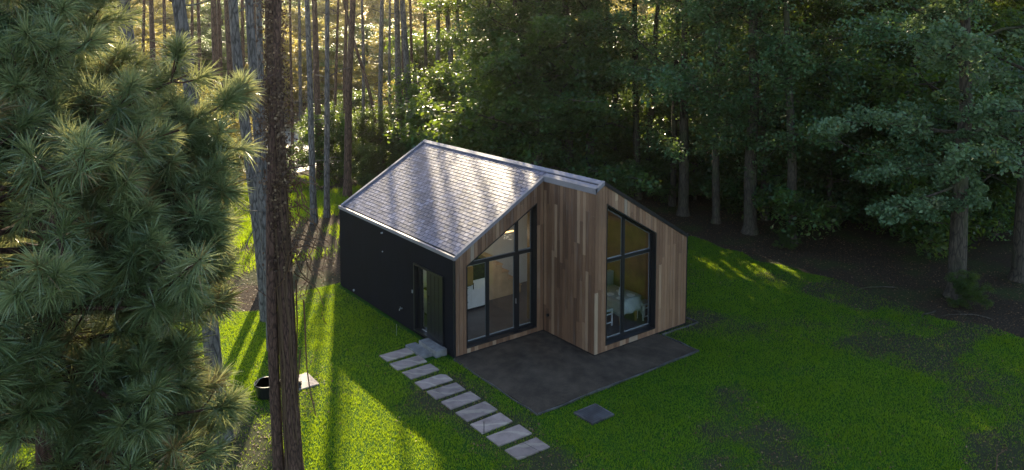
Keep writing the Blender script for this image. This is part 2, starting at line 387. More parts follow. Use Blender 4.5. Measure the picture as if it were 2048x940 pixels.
# wall cores 0.25 thick behind the cladding, with the real openings
T = 0.25
DY0, DY1, DZ0, DZ1 = 0.47, 2.03, 0.14, 2.10     # opening in the long wall
def gable_core(y, xa, xb, win, t=T):
    mb = MB(); zt = lambda x: roofz(x)-0.06
    wz = lambda x: win['zl']+(win['zr']-win['zl'])*(x-win['x0'])/(win['x1']-win['x0'])
    def seg(a, b_, za, zb):
        xs = [a]+([0.0] if a < 0 < b_ else [])+[b_]
        for p_, q in zip(xs[:-1], xs[1:]):
            mb.prism([(p_, y, za(p_)), (q, y, za(q)), (q, y, zb(q)), (p_, y, zb(p_))], (0, t, 0))
    if win:
        seg(xa, win['x0'], lambda x: 0.0, zt); seg(win['x1'], xb, lambda x: 0.0, zt)
        seg(win['x0'], win['x1'], lambda x: 0.0, lambda x: win['z0']); seg(win['x0'], win['x1'], wz, zt)
    else: seg(xa, xb, lambda x: 0.0, zt)
    return mb
w1 = gable_core(0.0, -HL, -HE-0.002, W1); w1.build('front_wall', M['gap'], house)
gable_core(-HP, -HE, HR, W2).build('front_wall', M['gap'], house)
gable_core(HD-T, -HL, HR, None).build('back_wall', M['render'], house)
MB().box((-HE, -HP+T, 0), (-HE+T-0.1, T, roofz(HE)-0.08)).build('return_wall', M['gap'], house)
MB().box((HR-T, -HP+T, 0), (HR, HD-T, roofz(HR)-0.06)).build('side_wall', M['render'], house)
lw = MB()
zt = ZE-0.04
lw.box((-HL, T, 0.05), (-HL+T, DY0, zt)).box((-HL, DY1, 0.05), (-HL+T, HD-T, zt)).box((-HL, DY0, DZ1), (-HL+T, DY1, zt)).box((-HL, DY0, 0.05), (-HL+T, DY1, DZ0))
lw.box((-HL-0.001, 0.0, 0.05), (-HL-0.03, DY0, zt)).box((-HL-0.001, DY1, 0.05), (-HL-0.03, HD, zt)).box((-HL-0.001, DY0, DZ1), (-HL-0.03, DY1, zt)).box((-HL-0.001, DY0, 0.05), (-HL-0.03, DY1, DZ0))
lw.build('side_wall', M['render'], house)
MB().box((-HL-0.028, -0.026, 0.05), (-HL+0.026, -0.001, ZE-0.06)).build('corner_trim', M['black'], house)
MB().box((HR+0.002, -HP-0.03, 0.02), (HR+0.03, -HP+0.2, roofz(HR)-0.06)).build('corner_trim', M['black'], house)
MB().box((-HL+0.04, 0.03, 0), (HR-0.04, HD-0.05, 0.048)).box((-HE+0.03, -HP+0.04, 0), (HR-0.04, 0.02, 0.048)).build('plinth', M['gap'], house)

# inside: floor, ceilings, painted walls
MB().box((-HL+T, T, 0.05), (HR-T, HD-T, 0.16)).box((-HE+0.15, -HP+T, 0.05), (HR-T, T-0.002, 0.16)).build('inside_floor', M['floor_in'], house)
# roof decks
def deck(sgn, y0, y1, x0, x1, zoff, t, mt, name):
    mb = MB(); a, b_ = sgn*x0, sgn*x1
    mb.prism([(a, y0, roofz(a)+zoff), (b_, y0, roofz(b_)+zoff), (b_, y0, roofz(b_)+zoff-t), (a, y0, roofz(a)+zoff-t)], (0, y1-y0, 0))
    return mb
rf = deck(-1, 0.0, HD, 0, HL, -0.05, 0.10, None, '')
for q in (deck(-1, -HP, -0.002, 0, HE, -0.05, 0.10, None, ''), deck(1, -HP, HD, 0.002, HR, -0.05, 0.10, None, '')):
    k = len(rf.v); rf.v += q.v; rf.f += [[i+k for i in f] for f in q.f]; rf.t += q.t
roof = rf.build('roof', M['gap'], house)
# slates, one by one, courses up the slope
cs = 1/math.sqrt(1+SL*SL)
def slates(sgn, y0, y1, xe, xr):
    mb = MB(); rng = random.Random(21+sgn)
    c_ = 0.125; wd = 0.205; length = (xe-xr)/cs; n = int(length/c_); c_ = length/n
    ex = np.array([-sgn*cs, 0, SL*cs])*1.0      # up the slope
    nn = np.array([sgn*SL*cs, 0, cs])
    o = np.array([sgn*xe, 0, roofz(xe)-0.045])
    for i in range(n):
        y = y0-(wd/2 if i % 2 else 0)
        while y < y1:
            a, b_ = max(y, y0)+0.009, min(y+wd, y1)-0.009; y += wd
            if b_-a < 0.02: continue
            t = rng.gauss(0.45, 0.3); j1 = rng.uniform(0, 0.004); j2 = rng.uniform(0, 0.004)
            low = o+ex*(i*c_-rng.uniform(0, 0.006)); up = o+ex*((i+1)*c_+0.03)
            v = [low+nn*(0.0125+j1*1.4)+[0, a, 0], low+nn*(0.0125+j2*1.4)+[0, b_, 0], up+nn*0.006+[0, b_, 0], up+nn*0.006+[0, a, 0],
                 low+nn*(0.008+j1)+[0, a, 0], low+nn*(0.008+j2)+[0, b_, 0]]
            f = [(0, 1, 2, 3), (4, 5, 1, 0), (0, 3, 4), (1, 5, 2)]
            if sgn > 0: f = [q[::-1] for q in f]
            mb.poly(v, f, min(1, max(0, t)))
    return mb
s_ = slates(-1, 0.05, HD-0.07, HL-0.10, 0.10); q = slates(1, -HP+0.05, HD-0.07, HR-0.10, 0.13)
k = len(s_.v); s_.v += q.v; s_.f += [[i+k for i in f] for f in q.f]; s_.t += q.t
s_.build('slates', M['slate'], roof)
# ridge cap, copings
def slope_strip(y0, y1, xa, xb, sgn, lift, t):
    """strip lying on the slope from |x|=xa to |x|=xb"""
    a, b_ = sgn*xa, sgn*xb
    return MB().prism([(a, y0, roofz(a)+lift), (b_, y0, roofz(b_)+lift), (b_, y0, roofz(b_)+lift-t), (a, y0, roofz(a)+lift-t)], (0, y1-y0, 0))
def join(*ms):
    r = MB()
    for q in ms:
        k = len(r.v); r.v += q.v; r.f += [[i+k for i in f] for f in q.f]; r.t += q.t
    return r
join(slope_strip(-HP+0.045, HD-0.065, 0.0, 0.115, -1, 0.012, 0.03), slope_strip(-HP+0.045, HD-0.065, 0.002, 0.115, 1, 0.012, 0.03)).build('ridge_cap', M['ridge'], roof)
# eave coping of the long wall: flat top rail with the gutter gap behind
MB().box((-HL-0.045, -0.05, ZE-0.085), (-HL+0.035, HD+0.045, ZE+0.012)).build('eave_coping', M['coping'], roof, bevel=0.004)
MB().box((HR-0.03, -HP-0.05, roofz(HR)-0.085), (HR+0.045, HD+0.045, roofz(HR)+0.012)).build('eave_coping', M['black'], roof)
def verge(y0, y1, xa, xb, t=0.105, lift=0.018):
    return MB().prism([(xa, y0, roofz(xa)+lift), (xb, y0, roofz(xb)+lift), (xb, y0, roofz(xb)+lift-t), (xa, y0, roofz(xa)+lift-t)], (0, y1-y0, 0))
verge(-0.052, 0.03, -HL-0.045+0.082, -HE-0.055).build('verge_coping', M['coping'], roof)
verge(HD-0.06, HD+0.047, -HL+0.037, 0.0).build('verge_coping', M['coping'], roof)
verge(-HP-0.052, -HP+0.03, -HE-0.05, 0.0).build('verge_coping', M['coping'], roof)
verge(-HP-0.052, -HP+0.03, 0.002, HR-0.032, 0.11, 0.014).build('verge_coping', M['black'], roof)
verge(HD-0.06, HD+0.047, 0.002, HR-0.032).build('verge_coping', M['coping'], roof)
MB().prism([(-HE-0.055, -HP-0.052, roofz(HE)+0.015), (-HE-0.055, -HP-0.052, roofz(HE)-0.135), (-HE-0.024, -HP-0.052, roofz(HE)-0.135), (-HE+0.02, -HP-0.052, roofz(HE)+0.045)], (0, HP+0.05, 0)).build('eave_coping', M['coping'], roof)
slope_strip(-HP+0.04, 0.0, 0.17, HE-0.02, -1, 0.012, 0.03).build('slope_flashing', M['ridge'], roof)

# windows ------------------------------------------------------------
def sloped_window(win, y, mull, tran_z, upper_mull, label, door=None):
    zl, zr = win['zl'], win['zr']; x0, x1, z0 = win['x0'], win['x1'], win['z0']
    wz = lambda x: zl+(zr-zl)*(x-x0)/(x1-x0)
    org = house
    fr_ = MB(); yo, yi = y-0.035, y+0.20       # deep black reveal
    t = 0.028
    def bar(pts, ya, yb): fr_.prism([(a, ya, b_) for a, b_ in pts], (0, yb-ya, 0))
    bar([(x0, z0), (x0+t, z0), (x0+t, wz(x0+t)), (x0, wz(x0))], yo, yi)
    bar([(x1-t, z0), (x1, z0), (x1, wz(x1)), (x1-t, wz(x1-t))], yo, yi)
    bar([(x0+t, z0), (x1-t, z0), (x1-t, z0+t), (x0+t, z0+t)], yo, yi)
    bar([(x0+t, wz(x0+t)-t*1.2), (x1-t, wz(x1-t)-t*1.2), (x1-t, wz(x1-t)), (x0+t, wz(x0+t))], yo, yi)
    win_o = fr_.build('window', M['black'], house); win_o['label'] = label
    g = 0.05; ya, yb = yi-0.075, yi-0.005; X0, X1, Z0 = x0+t, x1-t, z0+t
    fb = MB()
    def fbar(pts, ya_=ya, yb_=yb): fb.prism([(a, ya_, b_) for a, b_ in pts], (0, yb_-ya_, 0))
    wt = lambda x: wz(x)-t*1.2
    fbar([(X0, Z0), (X1, Z0), (X1, Z0+g+0.015), (X0, Z0+g+0.015)])
    tz = tran_z; zb = Z0+g+0.015
    # where the transom meets the slope
    fbar([(X0, zb), (X0+g, zb), (X0+g, min(wt(X0+g), 9)), (X0, wt(X0))])
    fbar([(X1-g, zb), (X1, zb), (X1, wt(X1)), (X1-g, wt(X1-g))])
    fbar([(X0+g, wt(X0+g)-g*1.15), (X1-g, wt(X1-g)-g*1.15), (X1-g, wt(X1-g)), (X0+g, wt(X0+g))])
    xt = X0+g
    if wt(X0+g)-g*1.15 < tz+0.05:
        xt = x0+(tz+0.05+g*1.15+t*1.2-zl)/(zr-zl)*(x1-x0)
        fbar([(X0+g, tz-0.045), (X1-g, tz-0.045), (X1-g, tz+0.045), (xt, tz+0.045), (X0+g, wt(X0+g)-g*1.15)])
    else: fbar([(X0+g, tz-0.045), (X1-g, tz-0.045), (X1-g, tz+0.045), (X0+g, tz+0.045)])
    for mx_, hw in mull: fbar([(mx_-hw, zb), (mx_+hw, zb), (mx_+hw, tz-0.045), (mx_-hw, tz-0.045)])
    for mx_, hw in upper_mull: fbar([(mx_-hw, tz+0.045), (mx_+hw, tz+0.045), (mx_+hw, wt(mx_+hw)-g*1.15), (mx_-hw, wt(mx_-hw)-g*1.15)])
    fb.build('frame', M['black'], win_o)
    # panes with a thin pale spacer line at their edge
    yp = (ya+yb)/2
    def pane(pts):
        MB().prism([(a, yp-0.004, b_) for a, b_ in pts], (0, 0.008, 0)).build('pane', M['glass'], win_o)
        sp = MB(); n = len(pts)
        c0 = np.mean(pts, axis=0)
        ins = [tuple(np.array(q)+(c0-np.array(q))/np.linalg.norm(c0-np.array(q))*0.03) for q in pts]
        for i in range(n):
            j = (i+1) % n
            sp.prism([(pts[i][0], yp+0.006, pts[i][1]), (pts[j][0], yp+0.006, pts[j][1]), (ins[j][0], yp+0.006, ins[j][1]), (ins[i][0], yp+0.006, ins[i][1])], (0, 0.012, 0))
        sp.build('spacer_bar', M['spacer'], win_o)
    edges = [X0+g]+[e for mx_, hw in mull for e in (mx_-hw, mx_+hw)]+[X1-g]
    for i in range(0, len(edges), 2):
        pane([(edges[i], zb), (edges[i+1], zb), (edges[i+1], tz-0.045), (edges[i], tz-0.045)])
    edges = [xt]+[e for mx_, hw in upper_mull for e in (mx_-hw, mx_+hw)]+[X1-g]
    top = lambda x: wt(x)-g*1.15
    for i in range(0, len(edges), 2):
        a, b_ = edges[i], edges[i+1]
        P = [(a, tz+0.045), (b_, tz+0.045), (b_, top(b_)), (a, top(a))]
        if top(a)-tz-0.045 < 0.03: P = P[:3]
        pane(P)
    return win_o
M['spacer'] = m_plain('spacer', (0.30, 0.31, 0.33), 0.5, 0.2, 0.05, 5, 0)
win1 = sloped_window(W1, 0.0, [(-2.15, 0.05), (-1.15, 0.085)], 2.42, [(-1.15, 0.05)], 'tall black framed window in the recessed gable, showing a kitchen')
MB().box((-1.215, 0.08, 1.0), (-1.195, 0.12, 1.14)).build('door_handle', M['steel'], win1)
win2 = sloped_window(W2, -HP, [(0.90, 0.055)], 2.46, [(0.90, 0.045)], 'tall black framed window in the projecting gable, showing a dining table')

# entrance in the long wall
en = MB(); X = -HL-0.075; xi = -HL+0.16; t = 0.05
en.box((X, DY0, DZ0), (xi, DY0+t, DZ1)).box((X, DY1-t, DZ0), (xi, DY1, DZ1)).box((X, DY0+t, DZ1-t), (xi, DY1-t, DZ1)).box((X, DY0+t, DZ0), (xi, DY1-t, DZ0+t))
ent = en.build('door_frame', M['black'], house)
d0 = DY0+t+0.003
dr = MB(); dr.box((-HL+0.04, d0, DZ0+t+0.003), (-HL+0.10, 1.42, DZ1-t-0.003)).build('door', M['black'], ent)
door = C.objects['door'] if 'door' in C.objects else bpy.data.objects['door']
bp = MB()
for k in range(4): bp.box((-HL+0.032, d0+0.12+k*0.2, DZ0+0.15), (-HL+0.0385, d0+0.125+k*0.2+0.01, DZ1-0.15))
bp.build('panel_groove', M['gap'], door)
MB().box((-HL-0.01, 1.33, 1.05), (-HL+0.0, 1.35, 1.35)).box((-HL, 1.33, 1.08), (-HL+0.039, 1.35, 1.10)).box((-HL, 1.33, 1.30), (-HL+0.039, 1.35, 1.32)).build('door_handle', M['black'], door)
MB().box((-HL+0.05, 1.424, DZ0+t+0.003), (-HL+0.12, 1.50, DZ1-t-0.003)).box((-HL+0.05, 1.82, DZ0+t+0.003), (-HL+0.12, DY1-t-0.003, DZ1-t-0.003)).build('sidelight_frame', M['black'], ent)
MB().box((-HL+0.08, 1.502, DZ0+t+0.003), (-HL+0.088, 1.818, DZ1-t-0.003)).build('pane', M['glass'], ent)
sp = MB(); sp.box((-HL+0.07, 1.502, DZ0+t+0.005), (-HL+0.078, 1.522, DZ1-t-0.005)).box((-HL+0.07, 1.522, DZ0+t+0.005), (-HL+0.078, 1.818, DZ0+t+0.025)); sp.build('spacer_bar', M['spacer'], ent)
# small fittings on the black wall
def lath(mb, c, prof, axis='z', sides=14, tone=0.5):
    """prof: list of (offset along axis, radius)"""
    c = np.array(c, float); d = {'x': np.array([1., 0, 0]), 'y': np.array([0, 1., 0]), 'z': np.array([0, 0, 1.])}[axis]
    mb.tube([c+d*o for o, r in prof], [r for o, r in prof], sides, tone); return mb
tp = MB(); lath(tp, (-HL-0.03, 2.75, 0.55), [(0, 0.02), (-0.05, 0.018), (-0.09, 0.014)], 'x'); tp.tube([(-HL-0.10, 2.75, 0.56), (-HL-0.13, 2.75, 0.55), (-HL-0.14, 2.75, 0.50)], [0.012]*3, 8)
tp.box((-HL-0.10, 2.70, 0.575), (-HL-0.085, 2.80, 0.59)); tp.build('garden_tap', M['steel'], house)
vp = MB(); lath(vp, (-HL-0.03, 3.95, 2.53), [(0, 0.025), (-0.05, 0.025), (-0.06, 0.02)], 'x'); vp.build('overflow_pipe', M['spacer'], house)
vp = MB(); lath(vp, (-HL-0.03, 3.95, 1.95), [(0, 0.02), (-0.03, 0.02)], 'x'); vp.build('overflow_pipe', M['spacer'], house)
vp = MB(); vp.box((-HL-0.032, 2.12, 1.18), (-HL-0.055, 2.17, 1.27)); vp.build('door_bell', M['spacer'], house)
vp = MB(); lath(vp, (-HL-0.03, 6.0, 0.17), [(0, 0.035), (-0.04, 0.035)], 'x'); vp.build('vent_pipe', M['spacer'], house)
vp = MB(); lath(vp, (-HE-0.022, -0.24, 0.56), [(0, 0.04), (-0.05, 0.04), (-0.06, 0.03)], 'x'); vp.build('wall_socket', M['black'], house)

# inside walls and ceiling linings (0.02 proud of the core)
zi = lambda x: roofz(x)-0.17
lin = MB()
lin.prism([(-HL+T+0.002, HD-T-0.02, 0.16), (HR-T-0.002, HD-T-0.02, 0.16), (HR-T-0.002, HD-T-0.02, zi(HR-T)), (0, HD-T-0.02, zi(0)), (-HL+T+0.002, HD-T-0.02, zi(HL-T))], (0, 0.018, 0))
lin.box((-HL+T+0.002, DY1+0.02, 0.16), (-HL+T+0.02, HD-T-0.022, zi(HL-T)))
lin.build('inside_wall', M['wall_in'], house)
# back partition of the one big room, and plywood on the right
pt = MB(); yP = 3.3
pt.prism([(-HL+T+0.025, yP, 0.162), (HR-T-0.03, yP, 0.162), (HR-T-0.03, yP, zi(HR-T)-0.01), (0, yP, zi(0)-0.01), (-HL+T+0.025, yP, zi(HL-T))], (0, 0.1, 0))
pt.build('partition_wall', M['wall_in'], house)
pl = MB(); pl.box((HR-T-0.022, -HP+T+0.002, 0.162), (HR-T-0.002, yP-0.02, zi(HR-T)))
pl.build('plywood_wall', M['ply'], house)
cg = MB()
cg.prism([(-HL+T+0.03, T+0.002, zi(HL-T)+0.001), (-0.01, T+0.002, zi(0)+0.001), (-0.01, T+0.002, zi(0)+0.015), (-HL+T+0.03, T+0.002, zi(HL-T)+0.015)], (0, HD-2*T-0.03, 0))
cg.build('ceiling_lining', M['wall_in'], house)
cg = MB()
cg.prism([(0.005, -HP+T+0.002, zi(0)+0.001), (HR-T-0.03, -HP+T+0.002, zi(HR-T)+0.001), (HR-T-0.03, -HP+T+0.002, zi(HR-T)+0.015), (0.005, -HP+T+0.002, zi(0)+0.015)], (0, 4.8, 0))
cg.build('ceiling_lining', M['ply'], house)
MB().box((-HE+0.152, -HP+T+0.004, 0.162), (-HE+0.17, 0.0, roofz(HE)-0.2)).build('inside_wall', M['ply'], house)

# furniture -----------------------------------------------------------
k = root('kitchen_unit', (-1.5, 2.5, 0.16), 'white kitchen cupboards with a dark oven and wooden shelf box behind the left pane', 'kitchen cupboards')
MB().box((-2.6, 2.2, 0.24), (-1.31, 2.8, 0.95)).build('base_cabinet', M['white'], k, bevel=0.004)
MB().box((-2.58, 2.24, 0.162), (-0.66, 2.78, 0.238)).build('plinth', M['gap'], k)
MB().box((-2.62, 2.17, 0.952), (-1.31, 2.81, 0.985)).build('worktop', M['gap'], k)
MB().box((-1.305, 2.2, 0.24), (-0.64, 2.8, 1.09)).build('tall_cabinet', M['white'], k, bevel=0.004)
MB().box((-1.305, 2.19, 1.095), (-0.64, 2.8, 1.56)).build('oven', M['gap'], k)
for i_, z in enumerate((0.45, 0.68, 0.88)): MB().box((-1.75, 2.178, z), (-1.42, 2.197, z+0.014)).build('drawer_handle', M['gap'], k)
MB().box((-1.24, 2.178, 0.82), (-1.22, 2.197, 1.02)).build('door_handle', M['gap'], k)
MB().box((-1.95, 2.05, 1.02), (-1.33, 2.75, 1.58)).build('shelf_box', M['ply'], k)
M['oak_in'] = m_plain('pale_oak', (0.50, 0.36, 0.22), 0.5, 0, 0.1, 3, 0)
st = root('stair_chest', (0.3, 2.8, 0.16), 'pale wooden box staircase rising behind the middle of the left window', 'stairs')
for i in range(5):
    MB().box((0.9-i*0.25, 2.6, 0.162), (0.9-(i+1)*0.25+0.004, 3.25, 0.40+i*0.27)).box((0.92-i*0.25, 2.57, 0.402+i*0.27), (0.9-(i+1)*0.25+0.004, 3.25, 0.43+i*0.27)).build('step', M['oak_in'], st)
po = MB().box((-0.30, 0.62, 0.162), (-0.18, 0.74, 3.6)); single(po, 'timber_post', M['ply'], (-0.24, 0.68, 0.162), 'square timber post inside the right edge of the left window', 'post')
# pendant lamp with a warm bar
m, nt, b = mat('lamp_glow'); b.inputs['Emission Color'].default_value = (1, 0.55, 0.18, 1); b.inputs['Emission Strength'].default_value = 1.6; b.inputs['Base Color'].default_value = (1, 0.7, 0.4, 1); M['glow'] = m
lp = root('pendant_lamp', (-0.42, 1.5, 2.62), 'slim pendant lamp glowing warm behind the upper left window', 'lamp')
MB().tube([(-0.42, 1.5, 2.64), (-0.42, 1.5, 4.2)], [0.006]*2, 6).build('cord', M['black'], lp)
MB().box((-0.62, 1.48, 2.60), (-0.22, 1.52, 2.63)).build('light_bar', M['glow'], lp)
pl_ = bpy.data.lights.new('lamp_light', 'POINT'); pl_.energy = 11; pl_.color = (1, 0.78, 0.56); pl_.shadow_soft_size = 0.15
plo = bpy.data.objects.new('lamp_light', pl_); link(plo, lp); plo.location = (0, 0, -0.15)

def table_top():
    t = root('dining_table', (1.8, -1.0, 0.16), 'rectangular dining table standing behind the right window', 'table')
    MB().box((1.42, -1.4, 0.86), (2.2, -0.6, 0.895)).build('tabletop', M['ply'], t)
    for x in (1.49, 2.13):
        for y in (-1.33, -0.67): MB().box((x-0.03, y-0.03, 0.162), (x+0.03, y+0.03, 0.858)).build('leg', M['ply'], t)
table_top()
# tablecloth: draped grid
nx, ny = 28, 26; V = []; Fq = []
for i in range(nx+1):
    for j in range(ny+1):
        x = -0.66+1.32*i/nx; y = -0.66+1.32*j/ny
        ox = max(0, abs(x)-0.41); oy = max(0, abs(y)-0.41); dd = math.hypot(ox, oy)
        xx = math.copysign(min(abs(x), 0.41), x); yy = math.copysign(min(abs(y), 0.41), y)
        fold = 0.03*math.sin(13*(x+y)*1.3)*min(1, dd*4)
        xx += math.copysign(fold+0.04*min(1, dd*5), x) if ox > 0 else 0; yy += math.copysign(fold+0.04*min(1, dd*5), y) if oy > 0 else 0
        V.append((1.81+xx, -1.0+yy, 0.90-dd*1.6-0.0))
for i in range(nx):
    for j in range(ny):
        a = i*(ny+1)+j; Fq.append((a, a+ny+1, a+ny+2, a+1))
tc = MB(); tc.poly(V, Fq); o = single(tc, 'tablecloth', M['cloth'], (1.81, -1.0, 0.9), 'pale cloth hanging in folds over the dining table', 'tablecloth', smooth=True)
sm = o.modifiers.new('thick', 'SOLIDIFY'); sm.thickness = 0.004
pls = []
for i, (x, y) in enumerate([(1.6, -1.22), (1.6, -0.8), (2.02, -1.22), (2.02, -0.8)]):
    pm = MB(); lath(pm, (x, y, 0.904), [(0, 0.07), (0.004, 0.11), (0.018, 0.125), (0.019, 0.12), (0.008, 0.09)], 'z', 20)
    single(pm, 'plate', M['white'], (x, y, 0.904), 'white plate set on the draped dining table', 'plate', 'plates on the dining table', smooth=False)
vs = MB(); lath(vs, (1.8, -1.0, 0.904), [(0, 0.04), (0.05, 0.06), (0.12, 0.05), (0.18, 0.025), (0.22, 0.035)], 'z', 16); single(vs, 'vase', M['white'], (1.8, -1.0, 0.904), 'small white vase in the middle of the dining table', 'vase', smooth=True)
def stool(x, y, label):
    s = root('stool', (x, y, 0.16), label, 'stool', 'white stools at the dining table')
    MB().box((x-0.19, y-0.15, 0.60), (x+0.19, y+0.15, 0.67)).build('seat', M['cloth'], s, bevel=0.015)
    for dx in (-0.16, 0.16):
        for dy in (-0.12, 0.12): MB().box((x+dx-0.017, y+dy-0.017, 0.162), (x+dx+0.017, y+dy+0.017, 0.598)).build('leg', M['white'], s)
    for z in (0.25, 0.5): MB().box((x-0.143, y-0.135, z), (x+0.143, y-0.11, z+0.03)).build('stretcher', M['white'], s)
stool(1.15, -1.05, 'padded white stool nearest the glass, left of the dining table')
stool(2.45, -1.35, 'padded white stool right of the draped table, seen past the mullion')
bs = root('bench_seat', (2.8, -0.3, 0.16), 'pale upholstered bench with high back behind the dining table', 'bench')
MB().box((2.45, -0.75, 0.22), (3.0, 0.5, 0.58)).build('seat', M['cloth'], bs, bevel=0.03)
MB().box((2.45, 0.505, 0.22), (3.05, 0.7, 1.0)).build('backrest', M['cloth'], bs, bevel=0.03)
cu = MB()
pts = [(1.02+0.012*i, -HP+0.34+0.03*math.sin(i*1.7)) for i in range(11)]
for (xa, ya), (xb, yb) in zip(pts[:-1], pts[1:]): cu.prism([(xa, ya, 0.2), (xb, yb, 0.2), (xb, yb+0.004, 0.2), (xa, ya+0.004, 0.2)], (0, 0, 3.4))
single(cu, 'curtain', M['cloth'], (0.72, -HP+0.34, 0.2), 'narrow pale curtain gathered beside the mullion of the right window', 'curtain')

# ------------------------------------------------------------------ terrace, edging, steps, slabs
m, nt, b = mat('compacted_earth'); p = pos(nt); n1 = noise(nt, 1.3, 7, p, 0.65); n2 = noise(nt, 45, 6, p, 0.7); n3 = noise(nt, 5, 5, p)
c = ramp(nt, n1.outputs[0], [(0.3, (0.048, 0.037, 0.028)), (0.7, (0.115, 0.088, 0.064))]).outputs[0]
c = mixc(nt, 0.5, c, ramp(nt, n2.outputs[0], [(0.35, (0.6, 0.6, 0.6)), (0.7, (1.2, 1.2, 1.2))]).outputs[0], 'MULTIPLY')
c = mixc(nt, 0.35, c, ramp(nt, n3.outputs[0], [(0.4, (0.6, 0.6, 0.6)), (0.6, (1.1, 1.1, 1.1))]).outputs[0], 'MULTIPLY')
L(nt, c, b.inputs['Base Color']); b.inputs['Roughness'].default_value = 0.95; b.inputs['Specular IOR Level'].default_value = 0.12; bump(nt, b, n2.outputs[0], 0.5, 0.01); M['earth'] = m
TE = [(-3.36, -0.03), (-3.40, -3.57), (2.12, -3.57), (2.16, -HP-0.03), (-HE-0.03, -HP-0.03), (-HE-0.03, -0.03)]
tag(MB().prism([(x, y, 0.008) for x, y in TE], (0, 0, 0.03)).build('terrace', M['earth']), kind='structure')
M['edge_grey'] = m_plain('edging_grey', (0.08, 0.076, 0.076), 0.6, 0.1, 0.3, 4, 0.2)
ed = root('terrace_edging', (-0.6, -3.6, 0), 'thin grey edging strips around the bare earth terrace', 'edging')
def edge(a, b_, w_=0.035, h=0.06, seed=1):
    a, b_ = np.array(a, float), np.array(b_, float); d = b_-a; Ln = np.linalg.norm(d); d /= Ln; n = np.array([-d[1], d[0]]); mb = MB(); k = int(Ln/0.3); rg = random.Random(seed)
    off = [rg.uniform(-0.012, 0.012) for _ in range(k+1)]; hh = [h+rg.uniform(-0.014, 0.012) for _ in range(k+1)]
    for i in range(k):
        p0 = a+d*Ln*i/k+n*off[i]; p1 = a+d*Ln*(i+1)/k+n*off[i+1]
        mb.poly([(*(p0-n*w_/2), 0), (*(p1-n*w_/2), 0), (*(p1+n*w_/2), 0), (*(p0+n*w_/2), 0), (*(p0-n*w_/2), hh[i]), (*(p1-n*w_/2), hh[i+1]), (*(p1+n*w_/2), hh[i+1]), (*(p0+n*w_/2), hh[i])],
                [(0, 3, 2, 1), (4, 5, 6, 7), (0, 1, 5, 4), (1, 2, 6, 5), (2, 3, 7, 6), (3, 0, 4, 7)])
    return mb
edge((-3.40, -0.1), (-3.43, -3.62), 0.022, 0.05).build('edging_strip', M['edge_grey'], ed)
edge((-3.40, -3.62), (2.16, -3.62), 0.032, 0.06, 2).build('edging_strip', M['edge_grey'], ed)
edge((2.17, -3.60), (2.20, -2.30), 0.03, 0.06, 3).build('edging_strip', M['edge_grey'], ed)
edge((2.20, -2.28), (3.75, -2.30), 0.03, 0.05, 4).build('edging_strip', M['edge_grey'], ed)
edge((3.75, -2.28), (3.74, -1.7), 0.03, 0.05, 5).build('edging_strip', M['edge_grey'], ed)
m_c = m_plain('concrete', (0.17, 0.165, 0.165), 0.75, 0, 0.18, 5, 0.35)
sr = root('entrance_steps', (-3.7, 0.9, 0), 'two grey concrete steps below the side door', 'steps')
MB().box((-4.02, 0.48, 0), (-3.70, 1.40, 0.085)).build('step', m_c, sr, bevel=0.008)
MB().box((-3.70, 0.30, 0), (-3.36, 1.22, 0.19)).build('step', m_c, sr, bevel=0.008)

# paving slabs: flagstone with pale scuffs
m, nt, b = mat('flagstone'); p = pos(nt); oi = N(nt, 'ObjectInfo'); n1 = noise(nt, 3.2, 6, p, 0.6); n2 = noise(nt, 60, 5, p, 0.7)
wv = N(nt, 'TexWave', wave_type='BANDS', bands_direction='DIAGONAL'); wv.inputs['Scale'].default_value = 1.1; wv.inputs['Distortion'].default_value = 7; wv.inputs['Detail'].default_value = 3
L(nt, p, wv.inputs['Vector'])
c = ramp(nt, n1.outputs[0], [(0.3, (0.18, 0.135, 0.122)), (0.5, (0.275, 0.212, 0.19)), (0.75, (0.35, 0.275, 0.245))]).outputs[0]
c = mixc(nt, ramp(nt, wv.outputs[0], [(0.88, (0, 0, 0)), (0.97, (0.5, 0.5, 0.5))]).outputs[0], c, (0.46, 0.39, 0.30))
c = mixc(nt, 0.4, c, ramp(nt, n2.outputs[0], [(0.3, (0.7, 0.7, 0.7)), (0.7, (1.15, 1.15, 1.15))]).outputs[0], 'MULTIPLY')
hs = N(nt, 'HueSaturation'); mr = N(nt, 'MapRange'); L(nt, oi.outputs['Random'], mr.inputs[0]); mr.inputs[3].default_value = 0.8; mr.inputs[4].default_value = 1.12
L(nt, mr.outputs[0], hs.inputs['Value']); L(nt, c, hs.inputs['Color'])
L(nt, hs.outputs[0], b.inputs['Base Color']); b.inputs['Roughness'].default_value = 0.7; bump(nt, b, n2.outputs[0], 0.4, 0.006); M['flag'] = m
SY = [(1.31, 0.88), (0.69, 0.26), (0.08, -0.36), (-0.59, -1.02), (-1.19, -1.61), (-1.80, -2.23), (-2.42, -2.88), (-3.04, -3.50), (-3.69, -4.13), (-4.33, -4.77)]
SLB = ['grey slab nearest the entrance steps, first of the stepping path', 'grey slab with dark scuffs, second from the entrance steps', 'grey slab, third from the entrance steps', 'slab with a snapped corner, fourth from the entrance steps',
       'pinkish slab with one crack, fifth from the entrance steps', 'pinkish slab with one crack and a dark knot, sixth from the entrance steps', 'pinkish slab, fourth from the lawn end of the path', 'pinkish slab beside the thin metal stake, third from the lawn end',
       'pinkish slab with a twig lying on it, second from the lawn end', 'largest pinkish slab with a crack across it, at the lawn end of the path']
